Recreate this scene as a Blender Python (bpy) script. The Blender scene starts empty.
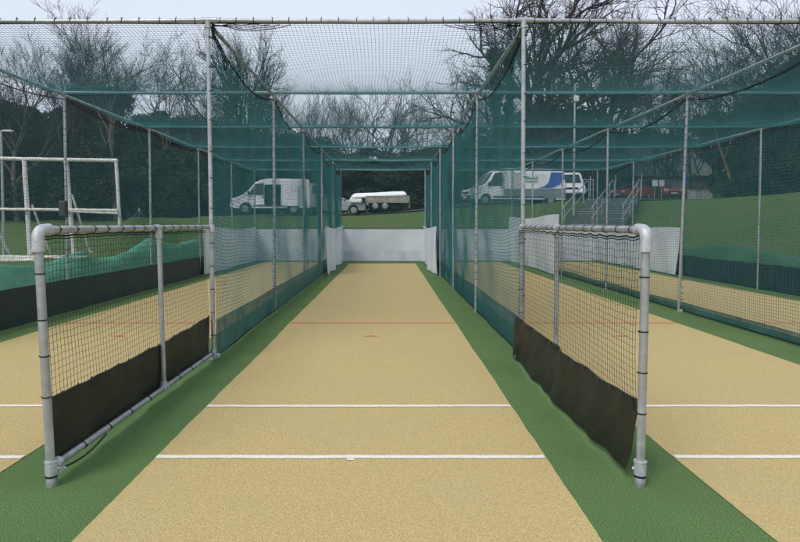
import bpy, math, random
import numpy as np
from mathutils import Vector, Matrix, noise

rnd = random.Random(7)
sc = bpy.context.scene
COL = sc.collection
PI = math.pi
# ------------------------------------------------------------------ camera model (real survey of the place)
F = 609.0; PITCH = math.radians(2.3); EYE = 1.6
CX = 389.0; CY = 224 + F * math.tan(PITCH)
_f = Vector((0, math.cos(PITCH), -math.sin(PITCH))); _u = Vector((0, math.sin(PITCH), math.cos(PITCH)))
def at(px, py, Y):
    """point seen at px,py of the photograph on the plane y = Y"""
    d = _f + Vector((1, 0, 0)) * ((px - CX) / F) + _u * ((CY - py) / F)
    k = Y / d.y
    return Vector((d.x * k, Y, EYE + d.z * k))

H = 3.96                       # height of the cage
XL = [-5.83, -2.08, 1.58, 5.33, 9.05]
Y0 = 7.16; BAY = 3.87
YF = [Y0 + BAY * i for i in range(6)]
YE = YF[-1]

# ------------------------------------------------------------------ materials
def nt_new(name):
    m = bpy.data.materials.new(name); m.use_nodes = True
    nt = m.node_tree; nt.nodes.clear()
    out = nt.nodes.new('ShaderNodeOutputMaterial')
    b = nt.nodes.new('ShaderNodeBsdfPrincipled')
    nt.links.new(b.outputs[0], out.inputs[0])
    return m, nt, b, out

def mat(name, c1, c2=None, scale=5.0, rough=0.7, metal=0.0, bump=0.0, bscale=None, detail=4.0, c3=None, scale3=0.5, spec=0.5, dist=0.01, amt3=0.5, fac_lo=0.35, fac_hi=0.65):
    m, nt, b, out = nt_new(name)
    b.inputs['Roughness'].default_value = rough
    b.inputs['Metallic'].default_value = metal
    b.inputs['Specular IOR Level'].default_value = spec
    N = nt.nodes.new; L = nt.links.new
    tc = N('ShaderNodeTexCoord')
    geo = N('ShaderNodeNewGeometry')
    co = geo.outputs['Position']
    if c2 is None: c2 = tuple(x * 0.82 for x in c1)
    n = N('ShaderNodeTexNoise'); n.inputs['Scale'].default_value = scale; n.inputs['Detail'].default_value = detail
    L(co, n.inputs['Vector'])
    mr = N('ShaderNodeMapRange'); mr.inputs[1].default_value = fac_lo; mr.inputs[2].default_value = fac_hi
    L(n.outputs['Fac'], mr.inputs[0])
    mx = N('ShaderNodeMix'); mx.data_type = 'RGBA'
    mx.inputs[6].default_value = (*c1, 1); mx.inputs[7].default_value = (*c2, 1)
    L(mr.outputs[0], mx.inputs[0])
    col = mx.outputs[2]
    if c3 is not None:
        n3 = N('ShaderNodeTexNoise'); n3.inputs['Scale'].default_value = scale3; n3.inputs['Detail'].default_value = 3
        L(co, n3.inputs['Vector'])
        m3 = N('ShaderNodeMapRange'); m3.inputs[1].default_value = 0.4; m3.inputs[2].default_value = 0.68; m3.inputs[4].default_value = amt3
        L(n3.outputs['Fac'], m3.inputs[0])
        x3 = N('ShaderNodeMix'); x3.data_type = 'RGBA'; x3.inputs[7].default_value = (*c3, 1)
        L(m3.outputs[0], x3.inputs[0]); L(col, x3.inputs[6]); col = x3.outputs[2]
    L(col, b.inputs['Base Color'])
    if bump > 0:
        nb = N('ShaderNodeTexNoise'); nb.inputs['Scale'].default_value = bscale or scale * 2; nb.inputs['Detail'].default_value = 3
        L(co, nb.inputs['Vector'])
        bp = N('ShaderNodeBump'); bp.inputs['Strength'].default_value = bump; bp.inputs['Distance'].default_value = dist
        L(nb.outputs['Fac'], bp.inputs['Height']); L(bp.outputs[0], b.inputs['Normal'])
    return m

def sheer(name, c, alpha, rough=0.8, scale=6):
    """woven or knitted fabric that lets part of the view through"""
    m, nt, b, out = nt_new(name)
    N = nt.nodes.new; L = nt.links.new
    geo = N('ShaderNodeNewGeometry')
    n = N('ShaderNodeTexNoise'); n.inputs['Scale'].default_value = scale; n.inputs['Detail'].default_value = 5
    L(geo.outputs['Position'], n.inputs['Vector'])
    mx = N('ShaderNodeMix'); mx.data_type = 'RGBA'
    mx.inputs[6].default_value = (*c, 1); mx.inputs[7].default_value = (*[x * 0.6 for x in c], 1)
    L(n.outputs['Fac'], mx.inputs[0]); L(mx.outputs[2], b.inputs['Base Color'])
    b.inputs['Roughness'].default_value = rough
    mr = N('ShaderNodeMapRange'); mr.inputs[1].default_value = 0.3; mr.inputs[2].default_value = 0.7
    mr.inputs[3].default_value = alpha - 0.12; mr.inputs[4].default_value = min(1, alpha + 0.12)
    L(n.outputs['Fac'], mr.inputs[0])
    t = N('ShaderNodeBsdfTransparent'); ms = N('ShaderNodeMixShader')
    L(mr.outputs[0], ms.inputs[0]); L(t.outputs[0], ms.inputs[1]); L(b.outputs[0], ms.inputs[2])
    L(ms.outputs[0], out.inputs[0])
    return m

M = {}
M['galv'] = mat('galvanised steel', (0.50, 0.52, 0.54), (0.36, 0.38, 0.40), scale=14, rough=0.42, metal=0.55, bump=0.15, bscale=60, c3=(0.30, 0.31, 0.30), scale3=4, amt3=0.6)
M['cast'] = mat('cast fitting', (0.55, 0.57, 0.60), (0.42, 0.44, 0.46), scale=40, rough=0.5, metal=0.4, bump=0.4, bscale=160)
M['footmetal'] = mat('dull zinc foot', (0.26, 0.29, 0.29), (0.16, 0.19, 0.18), scale=30, rough=0.6, metal=0.3)
M['tie'] = mat('black cable tie', (0.012, 0.014, 0.018), rough=0.5)
M['net'] = mat('teal net twine', (0.036, 0.165, 0.172), (0.024, 0.120, 0.130), scale=2, rough=0.8, spec=0.2)
M['gatenet'] = mat('dark net twine', (0.014, 0.035, 0.032), (0.01, 0.022, 0.022), scale=2, rough=0.8, spec=0.2)
M['rope'] = mat('dark edge rope', (0.012, 0.03, 0.032), scale=3, rough=0.85, spec=0.2)
M['vinyl'] = mat('black vinyl', (0.011, 0.013, 0.010), (0.017, 0.018, 0.012), scale=3, rough=0.5, spec=.3, bump=0.55, bscale=3.5, dist=0.06, c3=(0.030, 0.030, 0.022), scale3=1.7, amt3=.25)
M['skirtdark'] = mat('dark green skirt', (0.007, 0.020, 0.020), (0.011, 0.030, 0.028), scale=1.5, rough=0.6, bump=0.3, bscale=6, dist=0.02)
M['skirtnet'] = sheer('fine green skirt mesh', (0.030, 0.155, 0.140), 0.82)
M['debris'] = sheer('light green debris netting', (0.16, 0.58, 0.38), 0.50, scale=9)
M['debrisfaint'] = sheer('thin green debris netting', (0.07, 0.30, 0.20), 0.40, scale=9)
M['white_vinyl'] = mat('off white vinyl', (0.66, 0.71, 0.75), (0.56, 0.61, 0.65), scale=1.2, rough=0.5, bump=0.25, bscale=3, dist=0.03, c3=(0.55, 0.60, 0.61), scale3=0.9)
M['grey_vinyl'] = mat('grubby vinyl', (0.50, 0.54, 0.57), (0.43, 0.47, 0.50), scale=2.5, rough=0.55, bump=0.3, bscale=5, dist=0.03)
M['tan'] = mat('tan carpet turf', (0.75, 0.575, 0.245), (0.36, 0.27, 0.100), scale=165, rough=0.95, spec=0.1, bump=0.8, bscale=130, c3=(0.50, 0.39, 0.20), scale3=.8, amt3=0.30, detail=3, dist=0.02)
M['green'] = mat('green carpet turf', (0.190, 0.315, 0.100), (0.040, 0.098, 0.028), scale=120, rough=0.95, spec=0.1, bump=0.9, bscale=130, c3=(0.075, 0.15, 0.05), scale3=1.3, amt3=0.45, detail=3, dist=0.02)
for k_ in ('tan', 'green'):
    b_ = M[k_].node_tree.nodes['Principled BSDF']; b_.inputs['Sheen Weight'].default_value = .16 if k_ == 'tan' else .06; b_.inputs['Sheen Roughness'].default_value = .45
    b_.inputs['Sheen Tint'].default_value = (1, .97, .86, 1)
M['line'] = mat('white line paint', (0.82, 0.80, 0.74), (0.68, 0.64, 0.54), scale=60, rough=0.9, spec=0.1, bump=0.5, bscale=130)
M['redline'] = mat('red line paint', (0.62, 0.12, 0.06), (0.60, 0.26, 0.12), scale=45, rough=0.9, spec=0.1)
M['grass'] = mat('field grass', (0.095, 0.165, 0.045), (0.052, 0.094, 0.028), scale=9, rough=0.95, spec=0.1, bump=1, bscale=24, dist=0.06, c3=(0.115, 0.125, 0.055), scale3=0.6, amt3=0.6, detail=6)
M['asphalt'] = mat('car park asphalt', (0.06, 0.062, 0.065), (0.045, 0.046, 0.05), scale=8, rough=0.9)
M['bark'] = mat('grey brown bark', (0.060, 0.052, 0.045), (0.032, 0.028, 0.025), scale=3, rough=0.95, spec=0.1)
M['barkpale'] = mat('pale bark', (0.20, 0.165, 0.14), (0.11, 0.09, 0.08), scale=2.5, rough=0.95, spec=0.1)
M['twig'] = mat('winter twigs', (0.055, 0.047, 0.045), (0.035, 0.030, 0.030), scale=1, rough=0.95, spec=0.1)
M['leaf'] = mat('dark evergreen leaf', (0.014, 0.032, 0.020), (0.050, 0.078, 0.036), scale=0.45, rough=0.8, spec=0.15, c3=(0.060, 0.058, 0.040), scale3=0.22, detail=6, fac_lo=.42, fac_hi=.72)
M['ivy'] = mat('ivy leaf', (0.015, 0.035, 0.018), (0.03, 0.055, 0.025), scale=1.4, rough=0.5)
M['white_paint'] = mat('white vehicle paint', (0.80, 0.81, 0.82), (0.74, 0.75, 0.76), scale=1, rough=0.25)
M['silver'] = mat('silver paint', (0.38, 0.40, 0.42), rough=0.3, metal=0.5)
M['red_paint'] = mat('red paint', (0.42, 0.02, 0.025), rough=0.25)
M['blue_paint'] = mat('blue graphic', (0.03, 0.085, 0.38), rough=0.3)
M['greygraphic'] = mat('grey graphic', (0.20, 0.24, 0.27), rough=0.35)
M['greenmark'] = mat('green lettering', (0.12, 0.35, 0.22), rough=0.4)
M['glass'] = mat('dark glass', (0.012, 0.018, 0.02), rough=0.08, spec=0.8)
M['dark'] = mat('dark interior', (0.012, 0.012, 0.014), rough=0.8)
M['rubber'] = mat('tyre rubber', (0.015, 0.015, 0.016), rough=0.85)
M['rim'] = mat('wheel rim', (0.35, 0.36, 0.37), rough=0.4, metal=0.6)
M['lamp'] = mat('lamp lens', (0.8, 0.8, 0.78), rough=0.15)
M['redlamp'] = mat('rear lamp lens', (0.4, 0.02, 0.02), rough=0.2)
M['galvtray'] = mat('weathered tray board', (0.33, 0.31, 0.27), (0.22, 0.20, 0.17), scale=6, rough=0.7)
M['goalwhite'] = mat('chipped white frame paint', (0.72, 0.71, 0.68), (0.50, 0.46, 0.40), scale=7, rough=0.6)
M['box'] = mat('dark grey plastic', (0.045, 0.05, 0.055), rough=0.5)
M['concrete'] = mat('concrete steps', (0.10, 0.11, 0.11), (0.06, 0.07, 0.07), scale=5, rough=0.9)
M['roof'] = mat('mossy grey roof', (0.13, 0.155, 0.13), (0.09, 0.11, 0.09), scale=3, rough=0.9)
M['brick'] = mat('dark red brick', (0.16, 0.085, 0.06), (0.10, 0.055, 0.045), scale=6, rough=0.9)
M['whitewall'] = mat('white rendered wall', (0.60, 0.61, 0.60), (0.45, 0.46, 0.45), scale=2, rough=0.85)
M['signwhite'] = mat('white sign face', (0.78, 0.79, 0.80), rough=0.4)
M['signblue'] = mat('blue sign face', (0.03, 0.12, 0.40), rough=0.4)
M['skin'] = mat('skin', (0.55, 0.34, 0.25), rough=0.6)
M['navy'] = mat('navy cloth', (0.02, 0.035, 0.10), rough=0.9)
M['hair'] = mat('brown hair', (0.07, 0.04, 0.02), rough=0.8)
M['redbark'] = mat('reddish trunk bark', (0.24, 0.13, 0.10), (0.15, 0.08, 0.06), scale=3, rough=0.9)

# ------------------------------------------------------------------ mesh helpers
class MB:
    """collects shapes into one mesh; each shape may use another material slot"""
    def __init__(s): s.v = []; s.f = []; s.m = []; s.sm = []
    def add(s, vs, fs, mi=0, smooth=False):
        o = len(s.v); s.v += [tuple(v) for v in vs]
        for f in fs: s.f.append([i + o for i in f]); s.m.append(mi); s.sm.append(smooth)
    def box(s, c, d, mi=0, R=None, bev=0.0):
        x, y, z = d[0] / 2, d[1] / 2, d[2] / 2
        if bev > 0:
            b = min(bev, x * .9, y * .9, z * .9)
            vs = []
            for sx in (-1, 1):
                for sy in (-1, 1):
                    for sz in (-1, 1):
                        vs += [(sx * x, sy * (y - b), sz * (z - b)), (sx * (x - b), sy * y, sz * (z - b)), (sx * (x - b), sy * (y - b), sz * z)]
            idx = lambda sx, sy, sz, k: (((sx > 0) * 2 + (sy > 0)) * 2 + (sz > 0)) * 3 + k
            fs = []
            for a in (-1, 1):
                fs.append([idx(a, p, q, 0) for p, q in ((-1, -1), (1, -1), (1, 1), (-1, 1))])
                fs.append([idx(p, a, q, 1) for p, q in ((-1, -1), (1, -1), (1, 1), (-1, 1))])
                fs.append([idx(p, q, a, 2) for p, q in ((-1, -1), (1, -1), (1, 1), (-1, 1))])
            for a in (-1, 1):
                for b2 in (-1, 1):
                    fs.append([idx(a, b2, -1, 0), idx(a, b2, -1, 1), idx(a, b2, 1, 1), idx(a, b2, 1, 0)])
                    fs.append([idx(a, -1, b2, 0), idx(a, -1, b2, 2), idx(a, 1, b2, 2), idx(a, 1, b2, 0)])
                    fs.append([idx(-1, a, b2, 1), idx(-1, a, b2, 2), idx(1, a, b2, 2), idx(1, a, b2, 1)])
            for sx in (-1, 1):
                for sy in (-1, 1):
                    for sz in (-1, 1): fs.append([idx(sx, sy, sz, 0), idx(sx, sy, sz, 1), idx(sx, sy, sz, 2)])
        else:
            vs = [(sx * x, sy * y, sz * z) for sx in (-1, 1) for sy in (-1, 1) for sz in (-1, 1)]
            fs = [(0, 1, 3, 2), (4, 6, 7, 5), (0, 4, 5, 1), (2, 3, 7, 6), (0, 2, 6, 4), (1, 5, 7, 3)]
        c = Vector(c)
        s.add([(R @ Vector(v) if R else Vector(v)) + c for v in vs], fs, mi)
    def tube(s, pts, r, n=12, mi=0, cap=True, smooth=True):
        pts = [Vector(p) for p in pts]
        rs = r if isinstance(r, (list, tuple)) else [r] * len(pts)
        vs = []; fs = []
        t = (pts[1] - pts[0]).normalized()
        a = t.cross(Vector((0, 0, 1)));
        if a.length < .1: a = t.cross(Vector((1, 0, 0)))
        a.normalize()
        for i, p in enumerate(pts):
            t = (pts[min(i + 1, len(pts) - 1)] - pts[max(i - 1, 0)]).normalized()
            a = (a - t * a.dot(t)).normalized(); b = t.cross(a)
            for k in range(n):
                g = 2 * PI * k / n
                vs.append(p + (a * math.cos(g) + b * math.sin(g)) * rs[i])
        for i in range(len(pts) - 1):
            for k in range(n):
                k2 = (k + 1) % n
                fs.append((i * n + k, i * n + k2, (i + 1) * n + k2, (i + 1) * n + k))
        s.add(vs, fs, mi, smooth)
        if cap:
            s.add(vs[:n], [tuple(range(n))[::-1]], mi); s.add(vs[-n:], [tuple(range(n))], mi)
    def ball(s, c, r, n=12, mi=0, sc_=(1, 1, 1)):
        vs = []; fs = []; m = n // 2
        for i in range(m + 1):
            th = PI * i / m
            for k in range(n):
                g = 2 * PI * k / n
                vs.append((c[0] + r * sc_[0] * math.sin(th) * math.cos(g), c[1] + r * sc_[1] * math.sin(th) * math.sin(g), c[2] + r * sc_[2] * math.cos(th)))
        for i in range(m):
            for k in range(n): fs.append((i * n + k, (i + 1) * n + k, (i + 1) * n + (k + 1) % n, i * n + (k + 1) % n))
        s.add(vs, fs, mi, True)
    def grid(s, P, nu, nv, mi=0, smooth=True):
        vs = [P(i / nu, j / nv) for i in range(nu + 1) for j in range(nv + 1)]
        fs = [(i * (nv + 1) + j, (i + 1) * (nv + 1) + j, (i + 1) * (nv + 1) + j + 1, i * (nv + 1) + j + 1) for i in range(nu) for j in range(nv)]
        s.add(vs, fs, mi, smooth)
    def prism(s, poly, y0, y1, mi=0):
        """polygon in x,z extruded along y"""
        n = len(poly)
        s.add([(p[0], y0, p[1]) for p in poly] + [(p[0], y1, p[1]) for p in poly],
              [tuple(range(n)), tuple(range(2 * n - 1, n - 1, -1))] + [(i, i + n, (i + 1) % n + n, (i + 1) % n) for i in range(n)], mi)
    def build(s, name, mats, parent=None, loc=None):
        me = bpy.data.meshes.new(name); me.from_pydata(s.v, [], s.f)
        if not isinstance(mats, (list, tuple)): mats = [mats]
        for m in mats: me.materials.append(m)
        me.polygons.foreach_set('material_index', s.m); me.polygons.foreach_set('use_smooth', s.sm)
        me.update()
        return link(name, me, parent, loc)

def link(name, me, parent=None, loc=None):
    o = bpy.data.objects.new(name, me); COL.objects.link(o)
    if parent is not None: o.parent = parent
    if loc is not None: o.location = loc
    return o
def tag(o, label, cat, group=None):
    o['label'] = label; o['category'] = cat
    if group: o['group'] = group
    return o
def thing(name, label, cat, loc=(0, 0, 0), rz=0.0, group=None):
    o = bpy.data.objects.new(name, None); COL.objects.link(o); o.location = loc; o.rotation_euler = (0, 0, rz)
    o.empty_display_size = .2
    return tag(o, label, cat, group)
def struct(o, kind='structure'):
    o['kind'] = kind; return o
def copy_tree(o, parent=None):
    c = o.copy(); COL.objects.link(c); c.parent = parent
    for ch in list(o.children): copy_tree(ch, c)
    return c
def np_mesh(name, V, Q, mats, smooth=False):
    me = bpy.data.meshes.new(name)
    V = np.ascontiguousarray(V.reshape(-1, 3), dtype=np.float32); Q = np.ascontiguousarray(Q, dtype=np.int32)
    me.vertices.add(len(V)); me.vertices.foreach_set('co', V.ravel())
    k = Q.shape[1]
    me.loops.add(len(Q) * k); me.loops.foreach_set('vertex_index', Q.ravel())
    me.polygons.add(len(Q)); me.polygons.foreach_set('loop_start', np.arange(0, len(Q) * k, k, dtype=np.int32))
    if smooth: me.polygons.foreach_set('use_smooth', np.ones(len(Q), dtype=bool))
    me.update(calc_edges=True)
    for m in (mats if isinstance(mats, (list, tuple)) else [mats]): me.materials.append(m)
    return me

# smooth vector noise as a sum of sines (vectorised)
def waves(seed, n=7, f=1.0):
    r = np.random.RandomState(seed)
    K = [(r.uniform(-1, 1) * f, r.uniform(-1, 1) * f, r.uniform(0, 6.28), r.uniform(.5, 1)) for _ in range(n)]
    def w(a, b): return sum(k[3] * np.sin(a * k[0] * 6.28 + b * k[1] * 6.28 + k[2]) for k in K) / n * 1.6
    return w

def net_arrays(P, Lu, Lv, cell, step, r, ea, eb, ec):
    """threads of a square-hung net. P(u, v) -> (n,3) world; ea/eb/ec: world directions of u, v and of the normal"""
    out_v = []; out_q = []; off = 0
    ea, eb, ec = (np.array(x, float) for x in (ea, eb, ec))
    for mode in (0, 1):
        LA, LB = (Lu, Lv) if mode == 0 else (Lv, Lu)       # run along A, spaced along B
        nl = max(1, int(round(LB / cell))); npt = max(2, int(round(LA / step)))
        b = np.linspace(0, LB, nl + 1)[:, None].repeat(npt + 1, 1); a = np.linspace(0, LA, npt + 1)[None, :].repeat(nl + 1, 0)
        pts = P(a, b) if mode == 0 else P(b, a)             # (nl+1, npt+1, 3)
        side = eb if mode == 0 else ea
        ring = [side * math.cos(g) * r + ec * math.sin(g) * r for g in (PI / 2, PI / 2 + 2 * PI / 3, PI / 2 + 4 * PI / 3)]
        V = np.stack([pts + q for q in ring], axis=2)       # nl+1, npt+1, 3, 3
        base = (np.arange(nl + 1)[:, None] * (npt + 1) + np.arange(npt)[None, :]) * 3
        for k in range(3):
            k2 = (k + 1) % 3
            q = np.stack([base + k, base + k2, base + 3 + k2, base + 3 + k], axis=-1).reshape(-1, 4) + off
            out_q.append(q)
        out_v.append(V.reshape(-1, 3)); off += V.size // 3
    return np.concatenate(out_v), np.concatenate(out_q)

STX = at(593, 224, 31.0).x; STZ = at(585, 224, 31.5).z - .30     # foot of the flight of steps
# ------------------------------------------------------------------ terrain
def sm(t): t = max(0.0, min(1.0, t)); return t * t * (3 - 2 * t)
def plateau(x, y):
    if x < -11:
        zl = 2.15 * sm((y - 29) / 30.0)
        zr = 2.1 + 0.02 * max(0, y - 36)
        k = sm((-11 - x) / 3.0)
        return zr * (1 - k) + zl * k
    z = 2.1 + .85 * sm((x + 4) / 17.0)
    z += max(0, y - 37) * (0.02 + 0.030 * sm((x + 2) / 14.0))
    z += .15 * sm((x - (.53 * y + .6)) / 5)
    return z
def ground(x, y):
    if x < -6.3 and y < 29: d = 0.0
    dx = max(0, x - 9.6); dy = max(0, y - 27.2)
    if x < -11 :
        z = plateau(x, y) if y > 27 else 0
        return z - .03
    d = math.hypot(dx, dy)
    z = plateau(x, y) * sm(d / 9.0)
    u = ((x - STX) * 2.9 + (y - 31.0) * 5.0) / 5.78; v = ((x - STX) * 5.0 - (y - 31.0) * 2.9) / 5.78
    if abs(v) < 2.0 and -1.5 < u < 6.0: z = min(z, STZ + u * .33 - .35)
    if y < 14 : z *= 1.0 
    return z - .03
def terrain():
    xs = np.concatenate([np.linspace(-220, -40, 24), np.linspace(-38, 44, 165), np.linspace(47, 220, 24)])
    ys = np.concatenate([np.linspace(-60, 8, 20), np.linspace(9, 75, 150), np.linspace(80, 330, 36)])
    V = []
    for x in xs:
        for y in ys:
            n = noise.noise(Vector((x * .25, y * .25, 0))) * .08 if (y > 30 or x > 11 or x < -7.5) else 0
            V.append((x, y, ground(x, y) + n * (1 if y > 30 else .4)))
    V = np.array(V); ny = len(ys)
    i = (np.arange(len(xs) - 1)[:, None] * ny + np.arange(ny - 1)[None, :]).ravel()
    Q = np.stack([i, i + ny, i + ny + 1, i + 1], -1)
    return np_mesh('grass_ground', V, Q, M['grass'], True)
struct(link('grass_ground', terrain()))

# car park: sheet following the plateau
def carpark():
    xs = np.linspace(-10.5, 29, 60); ys = np.linspace(44, 64, 40)
    V = np.array([(x * (.45 + .55 * y / 64), y, ground(x * (.45 + .55 * y / 64), y) + .08) for x in xs for y in ys]); ny = len(ys)
    i = (np.arange(len(xs) - 1)[:, None] * ny + np.arange(ny - 1)[None, :]).ravel()
    return np_mesh('car_park', V, np.stack([i, i + ny, i + ny + 1, i + 1], -1), M['asphalt'], True)
struct(link('car_park', carpark()))

# ------------------------------------------------------------------ turf sheets
def sheet(name, x0, x1, y0, y1, z, m, jit=0.004, dy=.06, horiz=False, seed=1):
    r = random.Random(seed); b = MB()
    if horiz:
        n = max(2, int((x1 - x0) / dy)); w = y1 - y0
        wob = [0.0]
        for i in range(n): wob.append(wob[-1] * .93 + r.uniform(-1, 1) * jit * .6)
        pts = [(x0 + (x1 - x0) * i / n, y0 + wob[i] + r.uniform(-jit, jit) * .6, y1 + wob[i] + r.uniform(-jit, jit) * .6) for i in range(n + 1)]
        vs = [(p[0], p[1], z) for p in pts] + [(p[0], p[2], z) for p in pts]
        b.add(vs, [(i, i + 1, n + 2 + i, n + 1 + i) for i in range(n)])
    else:
        n = max(2, int((y1 - y0) / dy))
        wa = wb = 0; vs = []
        for i in range(n + 1):
            wa = wa * .95 + r.uniform(-jit, jit) * .6; wb = wb * .95 + r.uniform(-jit, jit) * .6
            y = y0 + (y1 - y0) * i / n
            vs += [(x0 + wa, y, z), (x1 + wb, y, z)]
        b.add(vs, [(2 * i, 2 * i + 1, 2 * i + 3, 2 * i + 2) for i in range(n)])
    return struct(b.build(name, m))
sheet('green_turf', -6.25, 9.55, -6, 27.0, 0.0, M['green'], jit=.003, dy=.5)
LANES = [(-5.24, -2.50), (-1.60, 1.07), (1.95, 4.66), (5.75, 8.5)]
for i, (a, b_) in enumerate(LANES):
    sheet('tan_pitch_strip', a, b_, -6, 24.55 if i == 1 else 25.6, 0.004, M['tan'], seed=i + 3)
    sheet('white_crease_line', a + .005, b_ - .005, 4.085, 4.14, 0.008, M['line'], horiz=True, seed=20 + i)
    sheet('white_crease_line', a + .005, b_ - .005, 5.255, 5.31, 0.008, M['line'], horiz=True, seed=30 + i)
    sheet('red_crease_line', a + .005, b_ - .005, 9.74, 9.80, 0.008, M['redline'], horiz=True, seed=40 + i)
    c = (a + b_) / 2
    b = MB(); b.add([(c - .12, 8.62, .0085), (c - .05, 8.585, .0085), (c + .07, 8.585, .0085), (c + .13, 8.62, .0085), (c + .03, 8.65, .0085), (c, 8.70, .0085), (c - .03, 8.65, .0085)], [(0, 1, 2, 3, 4, 5, 6)])
    struct(b.build('red_target_mark', M['redline']))
    sheet('white_middle_mark', c - .02, c + .03, 4.05, 4.08, 0.008, M['line'], horiz=True, dy=.02, seed=60 + i)

# ------------------------------------------------------------------ cage frame
R_P = .0245
def band(b, p, ax, r=.029, mi=0):
    """a cable tie round a pipe whose axis is ax"""
    ax = Vector(ax).normalized(); p = Vector(p)
    b.tube([p - ax * .004, p + ax * .004], r, 10, mi, True)
    s = ax.cross(Vector((0, 1, .3))).normalized()
    b.box(p + s * r, (.010, .010, .010), mi)
cage = thing('cage_frame', 'tall galvanised pipe frame of four bays that carries all the green practice nets', 'frame', (0, 0, 0))
tieR = random.Random(3)
for ix, x in enumerate(XL):
    for iy, y in enumerate(YF):
        b = MB(); 
        lean = tieR.uniform(-.02, .02) if (ix, iy) != (3, 1) else .03
        b.tube([(x - lean * (2 if (ix, iy) == (3, 1) else 0), y, 0), (x + lean, y, H - .03)], R_P, 14)
        b.tube([(x - lean * (2 if (ix, iy) == (3, 1) else 0), y, 0), (x, y, .012)], .045, 14)       # flange foot
        b.tube([(x + lean, y, H - .09), (x + lean, y, H + .0)], .034, 12)      # collar
        if iy >= 1:      # far posts: dark net loops bound round the pipe
            for k in range(26 if iy < 4 else 16):
                z = .2 + (H - .4) * k / (26 if iy < 4 else 16) + tieR.uniform(-.04, .04)
                band(b, (x, y, z), (0, 0, 1), .0275, 1)
        po = b.build('post', [M['galv'], M['tie']], cage)
        if iy == 0 and ix in (1, 2):
            for k in range(11):
                z = .45 + .335 * k + tieR.uniform(-.04, .04)
                t = MB(); band(t, (x, y, z), (0, 0, 1)); t.build('cable_tie', M['tie'], po)
for iy, y in enumerate(YF):
    for ix in range(4):
        b = MB(); x0, x1 = XL[ix], XL[ix + 1]
        n = 8
        b.tube([(x0 + (x1 - x0) * k / n, y, H - .012 * math.sin(PI * k / n)) for k in range(n + 1)], R_P, 12, 0)
        b.tube([(x1 - .09, y, H), (x1 + .09 if ix < 3 else x1, y, H)], .033, 12)
        if iy >= 1:
            for k in range(14):
                xx = x0 + .2 + (x1 - x0 - .4) * k / 13
                band(b, (xx, y, H - .006), (1, 0, 0), .0275, 1)
        cb = b.build('crossbar', [M['galv'], M['tie']], cage)
        if iy == 0:
            for k in range(18 if ix in (0, 2) else 19):
                xx = x0 + .12 + (x1 - x0) * k / 18.5 + tieR.uniform(-.02, .02)
                if xx > x1 - .05: continue
                t = MB(); p = Vector((xx, y, H - .004)); band(t, p, (1, 0, 0))
                t.tube([p + Vector((0, -.01, .024)), p + Vector((tieR.uniform(-.012, .012), -.012, .036 + tieR.uniform(0, .010)))],    .0025, 5)
                t.build('cable_tie', M['tie'], cb)
for ix, x in enumerate(XL):
    b = MB(); b.tube([(x, y, H - .05) for y in np.linspace(Y0, YE, 12)], R_P, 12)
    for k in range(60):
        band(b, (x, Y0 + .15 + k * .32, H - .05), (0, 1, 0), .0275, 1)
    b.build('long_rail', [M['galv'], M['tie']], cage)

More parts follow.
